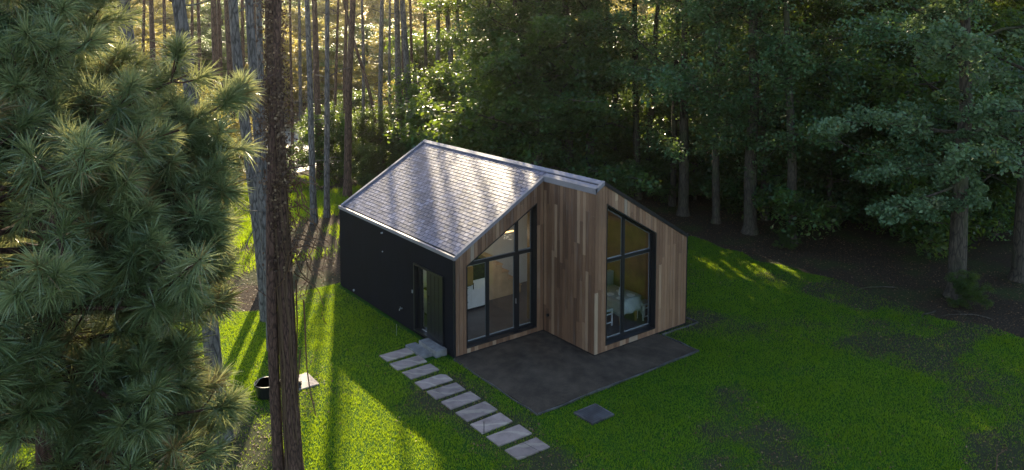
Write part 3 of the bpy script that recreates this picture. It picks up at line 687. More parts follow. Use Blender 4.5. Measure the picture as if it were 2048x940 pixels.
for i, (ya, yb) in enumerate(SY):
    rg = random.Random(i); ya += 0.01; a, b_ = -4.86+rg.uniform(-.02, .02), -4.03+rg.uniform(-.02, .03); z = 0.035+rg.uniform(0, 0.008)
    c4 = [(a, yb+rg.uniform(-.015, .015)), (b_, yb+rg.uniform(-.015, .015)), (b_, ya+rg.uniform(-.015, .015)), (a, ya+rg.uniform(-.015, .015))]
    mb = MB()
    if i in (4, 5, 9):                     # cracked right through
        f = {4: 0.28, 5: 0.42, 9: 0.62}[i]; q = lambda P, Q, s: tuple(np.array(P)*(1-s)+np.array(Q)*s)
        m0, m1 = q(c4[0], c4[1], f+0.03), q(c4[3], c4[2], f-0.04)
        mb.prism([(*c4[0], 0), (m0[0]-.006, m0[1], 0), (m1[0]-.006, m1[1], 0), (*c4[3], 0)], (0, 0, z))
        mb.prism([(m0[0]+.006, m0[1], 0), (*c4[1], 0), (*c4[2], 0), (m1[0]+.006, m1[1], 0)], (0, 0, z-0.003))
    elif i == 3:
        mb.prism([(*c4[0], 0), (c4[1][0], c4[1][1], 0), (b_, ya-0.12, 0), (b_-0.10, ya, 0), (*c4[3], 0)], (0, 0, z))
    else: mb.prism([(*q, 0) for q in c4], (0, 0, z))
    single(mb, 'paving_slab', M['flag'], ((a+b_)/2, (ya+yb)/2, 0), SLB[i], 'paving slab', 'stepping stones across the lawn', bevel=0.006).rotation_euler = (rg.uniform(-.012, .012), rg.uniform(-.008, .008), rg.uniform(-.03, .03))
# manhole
mh = root('inspection_cover', (-2.38, -4.35, 0), 'square dark grey inspection cover set in the grass before the terrace', 'drain cover')
f_ = MB(); f_.box((-2.72, -4.66, 0), (-2.04, -4.62, 0.05)).box((-2.72, -4.08, 0), (-2.04, -4.04, 0.05)).box((-2.72, -4.62, 0), (-2.68, -4.08, 0.05)).box((-2.08, -4.62, 0), (-2.04, -4.08, 0.05))
f_.build('rim', M['edge_grey'], mh)
M['cover'] = m_plain('cover_plastic', (0.05, 0.052, 0.058), 0.5, 0.1, 0.3, 3, 0.2)
cv = MB(); cv.box((-2.677, -4.617, 0), (-2.083, -4.083, 0.043))
for kx in range(9):
    for ky in range(8):
        x = -2.64+kx*0.062; y = -4.58+ky*0.062
        cv.poly([(x, y, 0.0435), (x+0.03, y, 0.0435), (x+0.03, y+0.03, 0.0435), (x, y+0.03, 0.0435), (x+0.015, y+0.015, 0.049)], [(0, 1, 4), (1, 2, 4), (2, 3, 4), (3, 0, 4)])
cv.build('lid', M['cover'], mh)
def wander_(p, th, ln, rg):
    pts = [np.array(p)]
    for i in range(8): th += rg.normal(0, 0.22); pts.append(pts[-1]+np.array([math.cos(th), math.sin(th), rg.normal(0, 0.05)])*ln/8*[1, 1, 1]); pts[-1][2] = max(0.02, pts[-1][2])
    return pts
# stakes
p0 = at(793, 672); single(MB().tube([p0, p0+[0.005, 0, 0.34]], [0.008, 0.008], 6), 'garden_stake', M['steel'], tuple(p0), 'thin metal stake in the grass by the black wall', 'stake')
p0 = at(968, 868); single(MB().tube([p0, p0+[0.0, 0, 0.28]], [0.008, 0.008], 6), 'garden_stake', M['black'], tuple(p0), 'thin dark stake beside the third slab from the lawn end', 'stake')
# pale slab and black bucket beyond the near trunks
c0 = at(604, 766); mb = MB().box((c0[0]-0.42, c0[1]-0.36, 0), (c0[0]+0.30, c0[1]+0.40, 0.04)); single(mb, 'paving_slab', M['flag'], (c0[0], c0[1], 0), 'lone pale square slab on the sunlit grass beside the leaning trunks', 'paving slab', bevel=0.006)
b0 = at(535, 792)
M['bin'] = m_plain('black_plastic', (0.012, 0.013, 0.016), 0.3, 0, 0.2, 4, 0.05)
bk = root('black_tub', tuple(b0), 'open black plastic tub tipped on the grass behind the leaning trunks', 'tub')
tb = MB(); lath(tb, b0, [(0.0, 0.20), (0.02, 0.225), (0.30, 0.275), (0.31, 0.30), (0.345, 0.30), (0.345, 0.272), (0.30, 0.262), (0.05, 0.2)], 'z', 24); tb.build('body', M['bin'], bk)
MB().tube([b0+[-0.29, 0, 0.33], b0+[-0.2, -0.1, 0.52], b0+[0, -0.14, 0.58], b0+[0.2, -0.1, 0.52], b0+[0.29, 0, 0.33]], [0.01]*5, 6).build('handle', M['steel'], bk)
b1 = at(588, 776); wm = MB(); lath(wm, b1, [(0, 0.10), (0.02, 0.17), (0.09, 0.19), (0.15, 0.12), (0.16, 0.05)], 'z', 18); single(wm, 'lidded_bowl', M['bin'], tuple(b1), 'low black lidded bowl resting at the corner of the lone pale slab', 'bowl', smooth=True)
# fallen branch bottom right
q0 = at(1992, 945); q1 = at(2014, 912)
mid = (q0+q1)/2+[0.05, 0.1, 0.12]; single(MB().tube([q0+[0, 0, .02], mid, q1+[0, 0, .16]], [0.012, 0.011, 0.006], 6), 'fallen_branch', M['leaf_brown'], tuple(q0), 'bare bent twig lying on the grass at the right corner', 'branch')
rgf = np.random.default_rng(55)
STK = ['by the lawn edge under the stout brown oak', 'between the two brown oaks', 'in the litter left of the pale leaved oak', 'in front of the pale leaved oak', 'right of the pale leaved oak', 'on the litter before the dark gap']
for (u, v), lab in list(zip(((1530, 492), (1620, 520), (1790, 575), (1870, 622), (1985, 640), (1715, 540)), STK))[2:5]:
    p_ = at(u, v, 0.03); th = rgf.uniform(0, 3.1); w_ = wander_(p_, th, rgf.uniform(0.8, 1.7), rgf)
    mb = MB(); mb.tube(w_, np.linspace(0.03, 0.01, len(w_)), 6); i_ = 4
    mb.tube([w_[i_], w_[i_]+np.array([0.18*math.cos(th+1), 0.18*math.sin(th+1), 0.06]), w_[i_]+np.array([0.4*math.cos(th+.8), 0.4*math.sin(th+.8), 0.05])], [0.012, 0.009, 0.005], 5)
    single(mb, 'fallen_branch', M['bark_dark'], tuple(p_), 'dry grey branch lying '+lab, 'branch', 'fallen branches along the wood edge')
# open yard behind the pines
m, nt, b = mat('pale_gravel'); p = pos(nt); n1 = noise(nt, 1.2, 6, p); L(nt, ramp(nt, n1.outputs[0], [(0.3, (0.30, 0.26, 0.20)), (0.7, (0.55, 0.50, 0.42))]).outputs[0], b.inputs['Base Color']); b.inputs['Roughness'].default_value = 0.6; M['gravel'] = m
G = outline([(2.0, 27), (8, 30), (14, 42), (17, 58), (9, 60), (5, 44), (-1, 32)], 0.6, 0.6); G_YARD = G
tag(MB().poly([(x, y, 0.01) for x, y in G], [tuple(range(len(G)))]).build('gravel_yard', M['gravel']), kind='structure')
G = outline([(-22, 4), (-17, 8), (-13, 17), (-16, 24), (-26, 18)], 0.6, 0.5)
tag(MB().poly([(x, y, 0.01) for x, y in G], [tuple(range(len(G)))]).build('gravel_path', M['gravel']), kind='structure')

# ------------------------------------------------------------------ grass blades and litter
solid = [(-3.45, HR+0.1, -0.05, HD+0.1), (-HE, HR+0.1, -HP-0.05, 0), (-3.38, 2.13, -3.58, 0), (-4.04, -3.3, 0.28, 1.42), (-2.74, -2.02, -4.68, -4.02)]
for ya, yb in SY: solid.append((-4.82, -4.07, yb+0.035, ya-0.035))
solid.append((c0[0]-0.40, c0[0]+0.28, c0[1]-0.34, c0[1]+0.38))
def free(X, Y):
    k = np.ones(len(X), bool)
    for a, b_, c_, d_ in solid: k &= ~((X > a) & (X < b_) & (Y > c_) & (Y < d_))
    return k
def bare(X, Y):
    f = vnoise(X, Y, 2.3, 1)*0.55+vnoise(X, Y, 0.9, 2)*0.3+vnoise(X, Y, 0.3, 3)*0.15
    # worn ground: beside the path, before the wall, under the near trees, along the wood
    f = f+0.26*np.exp(-((X+4.45)/0.75)**2)*(Y < 1.6)*(Y > -5.6)+0.30*np.exp(-((X+9.3)/1.6)**2-((Y+1.2)/1.5)**2)+0.12*np.clip((X-8.8)/2.2, 0, 1)+0.25*np.exp(-((X-3.9)/0.7)**2)*(Y > -2.6)
    f = f+0.22*np.clip((vnoise(X, Y, 1.5, 77)-0.62)*6, 0, 1)*(X > -2)
    f = f+0.28*np.exp(-((X-0.9)/1.1)**2-((Y+5.6)/0.8)**2)+0.2*np.exp(-((X+0.6)/0.9)**2-((Y+8.2)/0.8)**2)+0.14*np.exp(-((X+4.0)/0.4)**2-((Y-2.9)/1.0)**2)
    return f
gs = 0.14; gx = np.arange(-15.6, 11.2, gs); gy = np.arange(-16, 8.8, gs); GX, GY = np.meshgrid(gx, gy, indexing='ij')
nyy = len(gy); ii, jj = np.meshgrid(np.arange(len(gx)-1), np.arange(nyy-1), indexing='ij'); ii = ii.ravel(); jj = jj.ravel()
kk = inside(LO, gx[ii]+gs/2, gy[jj]+gs/2); ii, jj = ii[kk], jj[kk]
Fq_ = np.stack([ii*nyy+jj, (ii+1)*nyy+jj, (ii+1)*nyy+jj+1, ii*nyy+jj+1], 1)
used_ = np.unique(Fq_); mp_ = -np.ones(GX.size, int); mp_[used_] = np.arange(len(used_))
lx, ly = GX.ravel()[used_], GY.ravel()[used_]
me = np_mesh('lawn', np.stack([lx, ly, np.full(len(lx), 0.006)], 1), mp_[Fq_].ravel(), 4, M['lawn'])
a_ = me.attributes.new('worn', 'FLOAT', 'POINT'); a_.data.foreach_set('value', bare(lx, ly).astype(np.float32))
tag(link(bpy.data.objects.new('lawn', me)), kind='structure')
def blades(n, seed, hmin, hmax, wd):
    rg = np.random.default_rng(seed)
    # more blades where they show larger
    X = rg.uniform(-15.5, 11.2, n); Y = rg.uniform(-14, 8.9, n)
    k = inside(LO, X, Y) & free(X, Y) & (rg.random(n) > np.clip((bare(X, Y)-0.53)*2.6, 0, 0.86))
    X, Y = X[k], Y[k]; n = len(X)
    hh = rg.uniform(hmin, hmax, n)*(0.7+0.6*vnoise(X, Y, 0.5, 9)); th = rg.uniform(0, 2*np.pi, n); ln = rg.normal(0, 0.55, (n, 2))*hh[:, None]
    dx, dy = np.cos(th)*wd/2, np.sin(th)*wd/2
    B = np.stack([X, Y, np.full(n, 0.004)], 1); V = np.zeros((n, 3, 3))
    V[:, 0] = B+np.stack([dx, dy, 0*dx], 1); V[:, 1] = B-np.stack([dx, dy, 0*dx], 1); V[:, 2] = B+np.stack([ln[:, 0], ln[:, 1], hh], 1)
    tone = np.clip(rg.normal(0.42, 0.16, n)+0.35*(vnoise(X, Y, 1.6, 5)-0.5)+(rg.random(n) < 0.07)*0.6+0.25*(vnoise(X, Y, 0.6, 15)-0.5), 0, 1)
    return V.reshape(-1, 3), np.arange(3*n), tone
V, Fc, tn = blades(1100000, 4, 0.03, 0.062, 0.012)
o = bpy.data.objects.new('grass', np_mesh('grass', V, Fc, 3, M['blade'], tn)); link(o); tag(o, 'short green lawn grass around the house', 'grass', kind='stuff')
rgm = np.random.default_rng(71); n = 90000
X = rgm.uniform(-9, 6, n); Y = rgm.uniform(9, 26, n); q = vnoise(X, Y, 2.2, 31)+0.25*np.clip((Y-13)/4, -1, 1); k = (rgm.random(n) < (q-0.34)*2.5) & ~((X > -3.6) & (X < 3.6) & (Y < 7.2)); X, Y = X[k], Y[k]; n = len(X)
hh = rgm.uniform(0.06, 0.26, n); th = rgm.uniform(0, 6.28, n); ln = rgm.normal(0, 0.4, (n, 2))*hh[:, None]; V = np.zeros((n, 3, 3)); dd_ = np.stack([np.cos(th), np.sin(th), 0*th], 1)*0.012
B = np.stack([X, Y, np.full(n, 0.002)], 1); V[:, 0] = B-dd_; V[:, 1] = B+dd_; V[:, 2] = B+np.stack([ln[:, 0], ln[:, 1], hh], 1)
o = bpy.data.objects.new('meadow_grass', np_mesh('meadow_grass', V.reshape(-1, 3), np.arange(3*n), 3, M['blade'], np.clip(rgm.normal(0.7, 0.2, n), 0, 1))); link(o); tag(o, 'longer yellow green grass between the pines behind the house', 'grass', kind='stuff')
# fallen leaves
def litter(n, seed):
    rg = np.random.default_rng(seed); X = rg.uniform(-16, 20, n); Y = rg.uniform(-15, 26, n)
    inl = inside(LO, X, Y); bb = bare(X, Y)
    near = (X > 8.6) & (X < 16) | (Y > 7) & (X < 0)
    pr = np.where(inl, np.clip((bb-0.50)*2.4, 0.03, 0.95), np.where(near, 0.8, 0.25))
    k = free(X, Y) & (rg.random(n) < pr); X, Y = X[k], Y[k]; n = len(X)
    c_ = np.stack([X, Y, rg.uniform(0.012, 0.03, n)], 1); nr = rg.normal(0, 0.35, (n, 3)); nr[:, 2] = 1
    V, Fc = quads(c_, nr, rg.uniform(0.03, 0.075, n), 0.6, rg)
    return V, Fc, np.clip(rg.random(n)**1.3, 0, 1)
V, Fc, tn = litter(130000, 5)
o = bpy.data.objects.new('fallen_leaves', np_mesh('fallen_leaves', V, Fc, 4, M['leaf_brown'], tn)); link(o); tag(o, 'brown fallen leaves scattered over the grass and under the trees', 'leaves', kind='stuff')

# ------------------------------------------------------------------ trees
def nv(v): return v/(np.linalg.norm(v)+1e-9)
def wander(p, d, length, n, rg, jit=0.12, up=0.0):
    pts = [np.array(p, float)]; d = nv(np.array(d, float))
    for i in range(n):
        d = nv(d+rg.normal(0, jit, 3)+np.array([0, 0, up])); pts.append(pts[-1]+d*length/n)
    return np.array(pts)
def leaf_tree(seed, H, base, R, leaf=0.12, nlimb=13, per=190, trunk_r=0.24, crown_top=None, squash=0.5, nsub=10, extra=()):
    """broadleaf tree; returns trunk mesh builder and crown arrays"""
    rg = np.random.default_rng(seed); mb = MB()
    n = 10; zs = np.linspace(0, H*0.9, n); wx = np.cumsum(rg.normal(0, 0.12, (n, 2)), axis=0)*np.linspace(0, 1, n)[:, None]
    path = np.stack([wx[:, 0], wx[:, 1], zs], 1); rad = trunk_r*(1-zs/H)**0.8+0.02; rad[0] *= 1.35
    path = np.insert(path, 1, path[0]+[0, 0, 0.35], axis=0); rad = np.insert(rad, 1, trunk_r*1.02)
    mb.tube(path, rad, 9, cap=False)
    cl = []
    for i in range(nlimb):
        z = base+(H*0.92-base)*(i+rg.random())/nlimb; f = (z-base)/(H-base)
        p = np.array([np.interp(z, path[:, 2], path[:, 0]), np.interp(z, path[:, 2], path[:, 1]), z])
        th = i*2.4+rg.uniform(-.5, .5); reach = R*(0.55+0.6*math.sin(math.pi*min(1, (f*0.8+0.28))))*rg.uniform(0.75, 1.15)
        d = np.array([math.cos(th), math.sin(th), rg.uniform(0.1, 0.5)+0.5*f])
        lp_ = wander(p, d, reach, 6, rg, 0.13, -0.02)
        r0 = trunk_r*0.3*(1-0.6*f); mb.tube(lp_, np.linspace(r0, 0.02, 7), 6, cap=False)
        for j in range(nsub):
            q = lp_[rg.integers(1, 7)]; th2 = rg.uniform(0, 2*math.pi)
            sb = wander(q, [math.cos(th2), math.sin(th2), rg.uniform(-0.3, 0.4)], rg.uniform(0.6, 1.7)*R/3.5, 4, rg, 0.25)
            mb.tube(sb, np.linspace(0.028, 0.008, 5), 4, cap=False)
            cl += [(sb[-1], rg.uniform(0.45, 0.85)), (sb[2], rg.uniform(0.3, 0.6))]
        cl.append((lp_[-1], 0.7))
    for ez, ea, el, dz in extra:
        p = np.array([np.interp(ez, path[:, 2], path[:, 0]), np.interp(ez, path[:, 2], path[:, 1]), ez]); lp_ = wander(p, (math.cos(ea), math.sin(ea), dz), el, 7, rg, 0.08, 0.02)
        mb.tube(lp_, np.linspace(0.05, 0.012, 8), 6, cap=False)
        for q in lp_[3:]: cl += [(q+rg.normal(0, 0.25, 3)*[1, 1, 0.5], rg.uniform(0.3, 0.5)) for _ in range(2)]
    cen = np.array([c_[0] for c_ in cl]); rr = np.array([c_[1] for c_ in cl])*R/3.5
    idx = np.repeat(np.arange(len(cl)), per)
    u = rg.normal(size=(len(idx), 3)); u /= np.linalg.norm(u, axis=1, keepdims=True); u *= (rg.random((len(idx), 1)))**0.45
    P = cen[idx]+u*rr[idx][:, None]*np.array([1, 1, squash]); P[:, 2] -= 0.25*rr[idx]*np.hypot(u[:, 0], u[:, 1])
    nr = rg.normal(0, 0.55, (len(idx), 3)); nr[:, 2] += 0.8
    V, Fc = quads(P, nr, rg.uniform(0.7, 1.25, len(idx))*leaf, 0.62, rg)
    tn = np.clip(np.repeat(rg.normal(0.45, 0.26, len(cl)), per)+rg.normal(0, 0.13, len(idx)), 0, 0.97); tn[rg.random(len(tn)) < 0.006] = 1
    return mb, V, Fc, tn
def copy_tree(o, parent=None):
    c_ = o.copy(); C.objects.link(c_); c_.parent = parent
    for ch in list(o.children): copy_tree(ch, c_)
    return c_
KIND = {}
def make_kind(key, name, bark, leafm, **kw):
    mb, V, Fc, tn = leaf_tree(**kw)
    KIND[key] = (name, mb.mesh('trunk', bark, True), np_mesh('crown', V, Fc, 4, leafm, tn))
def plant(key, x, y, s=1.0, rz=None, label=None, cat='tree', group=None, sz=None, lean=(0, 0)):
    name, tm, cm = KIND[key]
    r = root(name, (x, y, 0), label, cat, group, rz if rz is not None else random.uniform(0, 6.28))
    r.scale = (s, s, sz or s); r.rotation_euler[0] = lean[0]; r.rotation_euler[1] = lean[1]
    t_ = bpy.data.objects.new('trunk', tm); link(t_, r)
    c_ = bpy.data.objects.new('crown', cm); link(c_, r)
    return r
for i in range(5):
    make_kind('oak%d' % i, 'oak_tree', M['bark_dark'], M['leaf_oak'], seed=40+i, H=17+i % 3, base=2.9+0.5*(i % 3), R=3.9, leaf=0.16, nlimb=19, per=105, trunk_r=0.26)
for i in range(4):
    make_kind('edge%d' % i, 'oak_tree', M['bark_dark'], M['leaf_edge_lit'], seed=240+i, H=16+i % 2, base=3.0+0.6*(i % 3), R=4.2, leaf=0.155, nlimb=11, per=125, trunk_r=(0.21, 0.28, 0.19, 0.25)[i], squash=0.68, nsub=9)
make_kind('pale', 'oak_tree', M['bark_dark'], M['leaf_pale'], seed=77, H=15, base=3.4, R=2.9, leaf=0.14, nlimb=17, per=150, trunk_r=0.27, squash=0.62, nsub=8, extra=[(3.7, 1.5, 2.9, -0.42), (3.3, 1.9, 2.2, -0.35), (4.4, 1.2, 3.2, -0.1)])
for i in range(3):
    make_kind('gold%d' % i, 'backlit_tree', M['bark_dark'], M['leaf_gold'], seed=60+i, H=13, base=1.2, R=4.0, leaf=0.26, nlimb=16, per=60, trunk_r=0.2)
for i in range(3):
    make_kind('bush%d' % i, 'bush', M['bark_dark'], M['leaf_oak'], seed=90+i, H=3.4, base=0.3, R=2.1, leaf=0.11, nlimb=12, per=110, trunk_r=0.06, squash=0.8)

# test points that must see the sun: the long slope of the roof and the left lawn
LIT = [(x, y, roofz(x)) for x in (-3, -2, -1, -0.3) for y in (0.5, 2, 3.5, 5, 6.5)]+[(x, y, 0.0) for x in (-11, -9.5, -8, -6.8) for y in (-5, -2, 1, 4, 6)]+[(-11.8, -11.5, z) for z in (6, 7, 8)]
LIT += [(x, y, 0) for x, y in ((-1, 16), (1, 18), (-3, 13))]
DAP = [tuple(at(u, v, 0.12)) for u, v in ((1410, 500), (1395, 490), (1505, 500), (1680, 565), (1650, 550), (1840, 602), (1900, 650))]
def shades(x, y, r, z0, z1, pts=None):
    k = 0
    for px, py, pz in (pts or LIT):
        for zc in np.arange(z0, z1+0.1, 1.0):
            if zc <= pz: continue
            t_ = (zc-pz)/math.tan(SUN_EL)
            if math.hypot(px+SUN_AZ[0]*t_-x, py+SUN_AZ[1]*t_-y) < r: k += 1; break
    return k

# broadleaf trees along the edge of the wood, placed by the foot of each trunk
EDGE = [  # u, v foot, kind, scale, label
    (1912, 594, 'pale', 1.0, 1.0, 'pale leaved oak with forked trunk standing out at the right edge of the lawn'),
    (1582, 484, 'oak0', 0.95, 2.1, 'oak with a reddish climbing stem, right of the straight brown trunk at the lawn edge'),
    (1500, 466, 'oak1', 1.0, 0.3, 'oak with straight stout brown trunk at the lawn edge right of the house'),
    (1432, 446, 'oak2', 0.9, 4.0, 'slim oak between the stout brown trunk and the house corner'),
    (1366, 430, 'oak3', 0.95, 1.2, 'oak with leaning trunk directly behind the right corner of the house'),
    (1296, 392, 'oak4', 0.95, 5.2, 'oak behind the right roof slope, trunk mostly in shade'),
    (1236, 380, 'oak0', 1.0, 3.3, 'oak right above the front end of the ridge'),
    (1175, 392, 'oak2', 1.05, 0.9, 'thick twin looking trunk behind the ridge left of its front end'),
    (1128, 388, 'oak1', 1.0, 2.7, 'tall straight dark trunk rising behind the middle of the ridge'),
    (1062, 385, 'oak3', 0.9, 4.4, 'ivy dark trunk behind the ridge above the middle of the slate slope'),
    (1017, 380, 'oak4', 0.9, 0.2, 'slender dark trunk behind the ridge right of the last bare pine'),
    (1745, 400, 'wood3', 0.9, 3.0, 'shaded oak deep in the dark gap between the lawn edge trunks'),
    (1818, 420, 'wood2', 0.9, 5.5, 'shaded oak just left of the pale leaved oak'),
    (2040, 560, 'oak1', 1.0, 1.9, 'oak at the right edge of the photo behind the pale leaved one'),
    (1655, 415, 'wood4', 1.0, 2.2, 'oak with low hanging dark foliage over the middle of the lawn edge'),
]
placed = []
for u, v, kd, s, rz, lab in EDGE:
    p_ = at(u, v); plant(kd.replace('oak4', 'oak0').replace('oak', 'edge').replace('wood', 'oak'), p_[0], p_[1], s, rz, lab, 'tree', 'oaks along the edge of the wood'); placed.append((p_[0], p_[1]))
rg = random.Random(17)
def far_enough(x, y, d): return all((x-a)**2+(y-b_)**2 > d*d for a, b_ in placed)
n_wood = 0
for _ in range(2600):
    x = rg.uniform(8, 75); y = rg.uniform(-14, 75)
    dep = (x-CAM[0])*FW[0]+(y-CAM[1])*FW[1]; lat = (x-CAM[0])*RT[0]+(y-CAM[1])*RT[1]
    u = 1024+lat/dep*F_PX
    if u < 960 or u > 2300 or dep > (50 if u < 1560 else 57): continue
    if x < 14.5+0*y and y < 9: continue
    if y < 9.5: 
        if x < 14.5: continue
    if dep < 40 and u > 1560: continue
    if not far_enough(x, y, 3.1 if dep < 42 else 5.0): continue
    if shades(x, y, 3.2, 4, 17) > 1 or shades(x, y, 3.4, 4, 16, DAP) > 0: continue
    placed.append((x, y)); n_wood += 1
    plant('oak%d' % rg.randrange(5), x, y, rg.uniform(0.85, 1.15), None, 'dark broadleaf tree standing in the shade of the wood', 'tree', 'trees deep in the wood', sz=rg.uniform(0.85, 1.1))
    if n_wood > 130: break
# oaks beyond the frame to the right and behind the viewer's right that shade the lawn
for x, y in ((15, -11), (17, -16)): pass

# backlit trees far behind the pines
n_gold = 0
for _ in range(3000):
    u = rg.uniform(-150, 2150); dep = rg.uniform(52 if 950 < u < 1560 else 62, 112)
    lat = (u-1024)/F_PX*dep; x = CAM[0]+FW[0]/math.cos(PITCH)*dep+RT[0]*lat; y = CAM[1]+FW[1]/math.cos(PITCH)*dep+RT[1]*lat
    if not far_enough(x, y, 4.6) or (u > 1500 and rg.random() < 0.5): continue
    if shades(x, y, 3.6, 2, 13) > 0: continue
    placed.append((x, y)); n_gold += 1
    green = rg.random() < 0.25
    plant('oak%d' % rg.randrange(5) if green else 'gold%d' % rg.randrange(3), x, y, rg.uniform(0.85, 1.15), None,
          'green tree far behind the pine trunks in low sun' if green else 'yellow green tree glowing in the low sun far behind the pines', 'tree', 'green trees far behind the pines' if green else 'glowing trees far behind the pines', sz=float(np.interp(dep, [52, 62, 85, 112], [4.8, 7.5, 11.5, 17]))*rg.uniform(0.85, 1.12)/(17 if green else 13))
    if n_gold > 165: break
# bushes under the pines
BU = [(640, 360, 'bush0', 1.0, 'sunlit green bush behind the bare pine trunks left of the house'), (740, 345, 'bush1', 1.0, 'dense dark green bush behind the back corner of the roof'), (775, 330, 'bush2', 1.0, 'second dense bush touching the back end of the ridge'),
      (700, 300, 'bush2', 1.1, 'tall bush between two slim pines'), (560, 380, 'bush1', 0.5, 'low bush beside the pale yard behind the ivy trunk'), (430, 330, 'bush0', 1.0, 'yellowish bush seen between the left pine trunks'),
      (880, 330, 'bush0', 1.5, 'shaded bush behind the ridge between the last three pines'), (960, 330, 'bush1', 1.6, 'shaded bush behind the ridge right of the last three pines'),
      (1390, 400, 'bush2', 0.9, 'bush with pale flecks of light behind the right corner of the house'), (1935, 615, 'bush0', 0.28, 'small bluish shrub at the foot of the pale leaved oak'), (1573, 496, 'bush1', 0.22, 'tiny shrub at the foot of the oak with the reddish stem'),
      (1255, 385, 'bush1', 0.9, 'dark shrub between the oaks above the front end of the ridge'), (1335, 400, 'bush2', 0.85, 'dark shrub above the right roof slope beside the leaning oak'), (1465, 415, 'bush0', 0.95, 'dark shrub in the shade between the slim oak and the stout brown oak'),
      (1545, 420, 'bush1', 1.0, 'dark shrub in the shade between the stout brown oak and the reddish stemmed oak'), (1640, 430, 'bush2', 1.1, 'dark shrub in the gap right of the reddish stemmed oak'), (1730, 440, 'bush0', 1.2, 'dark shrub in the middle of the dark gap'), (1830, 450, 'bush1', 1.2, 'dark shrub just left behind the pale leaved oak'), (1990, 470, 'bush2', 1.3, 'dark shrub right behind the pale leaved oak')]
for u, v, kd, s, lab in BU:
    p_ = at(u, v); plant(kd, p_[0], p_[1], s, None, lab, 'bush')
for i in range(2):
    make_kind('thicket%d' % i, 'thicket_bush', M['bark_dark'], M['leaf_gold'], seed=120+i, H=6.5, base=0.4, R=2.8, leaf=0.15, nlimb=14, per=45, trunk_r=0.08, squash=0.8)
n_t = 0
for _ in range(900):
    dep = rg.uniform(40, 72); u = rg.uniform(-60, 900)
    lat = (u-1024)/F_PX*dep; x = CAM[0]+FW[0]/math.cos(PITCH)*dep+RT[0]*lat; y = CAM[1]+FW[1]/math.cos(PITCH)*dep+RT[1]*lat
    if inside(G_YARD, np.array([x]), np.array([y]))[0] or inside(G_YARD, np.array([x+1.5]), np.array([y-2]))[0] or (dep < 46 and rg.random() < 0.6): continue
    gr_ = rg.random() < (0.25+0.6*(u > 680))
    if not far_enough(x, y, 2.2) or (500 < u < 690 and dep < 62): continue
    placed.append((x, y)); n_t += 1
    plant('bush%d' % rg.randrange(3) if gr_ else 'thicket%d' % rg.randrange(2), x, y, rg.uniform(0.55, 0.8), None,
          'green bush in the understorey beneath the pines' if gr_ else 'golden brown thicket bush beneath the pines', 'bush', 'green bushes beneath the pines' if gr_ else 'golden thicket beneath the pines')
    if n_t > 85: break
# a low dark thicket as the floor of the wood
n_b = 0
for _ in range(900):
    x = rg.uniform(9, 60); y = rg.uniform(-12, 60)
    dep = (x-CAM[0])*FW[0]+(y-CAM[1])*FW[1]; lat = (x-CAM[0])*RT[0]+(y-CAM[1])*RT[1]; u = 1024+lat/dep*F_PX
    if u < 860 or u > 2200 or (x < 15.5 and y < 12) or dep > 62 or dep < 30: continue
    if shades(x, y, 2.2, 1, 5, DAP) > 0: continue
    n_b += 1
    plant('bush%d' % rg.randrange(3), x, y, rg.uniform(1.1, 2.2), None, 'dark undergrowth bush deep in the wood', 'bush', 'undergrowth bushes deep in the wood')
    if n_b > 100: break

# pines -----------------------------------------------------------------
def needle_tufts(cent, dirs, ln, per, wd, rg, cone=2.2, tones=None):
    n = len(cent); idx = np.repeat(np.arange(n), per)
    D = dirs[idx]*rg.uniform(0.25, 1.5, (len(idx), 1))+rg.normal(size=(len(idx), 3))*0.85; D /= np.linalg.norm(D, axis=1, keepdims=True)
    l = ln*rg.uniform(0.7, 1.1, (len(idx), 1)); s0 = cent[idx]+D*0.006-dirs[idx]*rg.uniform(0, 0.10, (len(idx), 1))*ln/0.15
    side = np.cross(D, rg.normal(size=(len(idx), 3))); side /= np.linalg.norm(side, axis=1, keepdims=True)
    mid = s0+D*l*0.55; tip = s0+D*l+np.array([0, 0, -1])*l*0.10
    V = np.stack([s0-side*wd*0.4, s0+side*wd*0.4, mid+side*wd*0.5, tip, mid-side*wd*0.5], 1).reshape(-1, 3)
    tn = (tones[idx] if tones is not None else 0.4)+rg.normal(0, 0.14, len(idx))
    return V, np.arange(5*len(idx)), np.clip(tn, 0, 1)
# a far crown mesh shared by all tall pines (their crowns are high above)
def pine_crown(seed):
    rg = np.random.default_rng(seed); P = []; D = []; mb = MB()
    for i in range(26):
        z = rg.uniform(0, 6.5); th = rg.uniform(0, 6.28); ln = (2.6-0.28*z)*rg.uniform(0.6, 1.1)
        pth = wander((0, 0, z), (math.cos(th), math.sin(th), 0.3), ln, 4, rg, 0.15); mb.tube(pth, np.linspace(0.05, 0.012, 5), 4, cap=False)
        for j in range(16):
            P.append(pth[rg.integers(1, 5)]+rg.normal(0, 0.32, 3)); D.append(nv(np.array([math.cos(th), math.sin(th), 0.8])+rg.normal(0, 0.5, 3)))
    return needle_tufts(np.array(P), np.array(D), 0.22, 40, 0.012, rg), mb
PC = []
for i in range(2):
    (V, Fc, tn), mbb = pine_crown(100+i); PC.append((np_mesh('crown', V, Fc, 5, M['needle_far'], tn), mbb.mesh('limbs', M['bark_red'], True)))
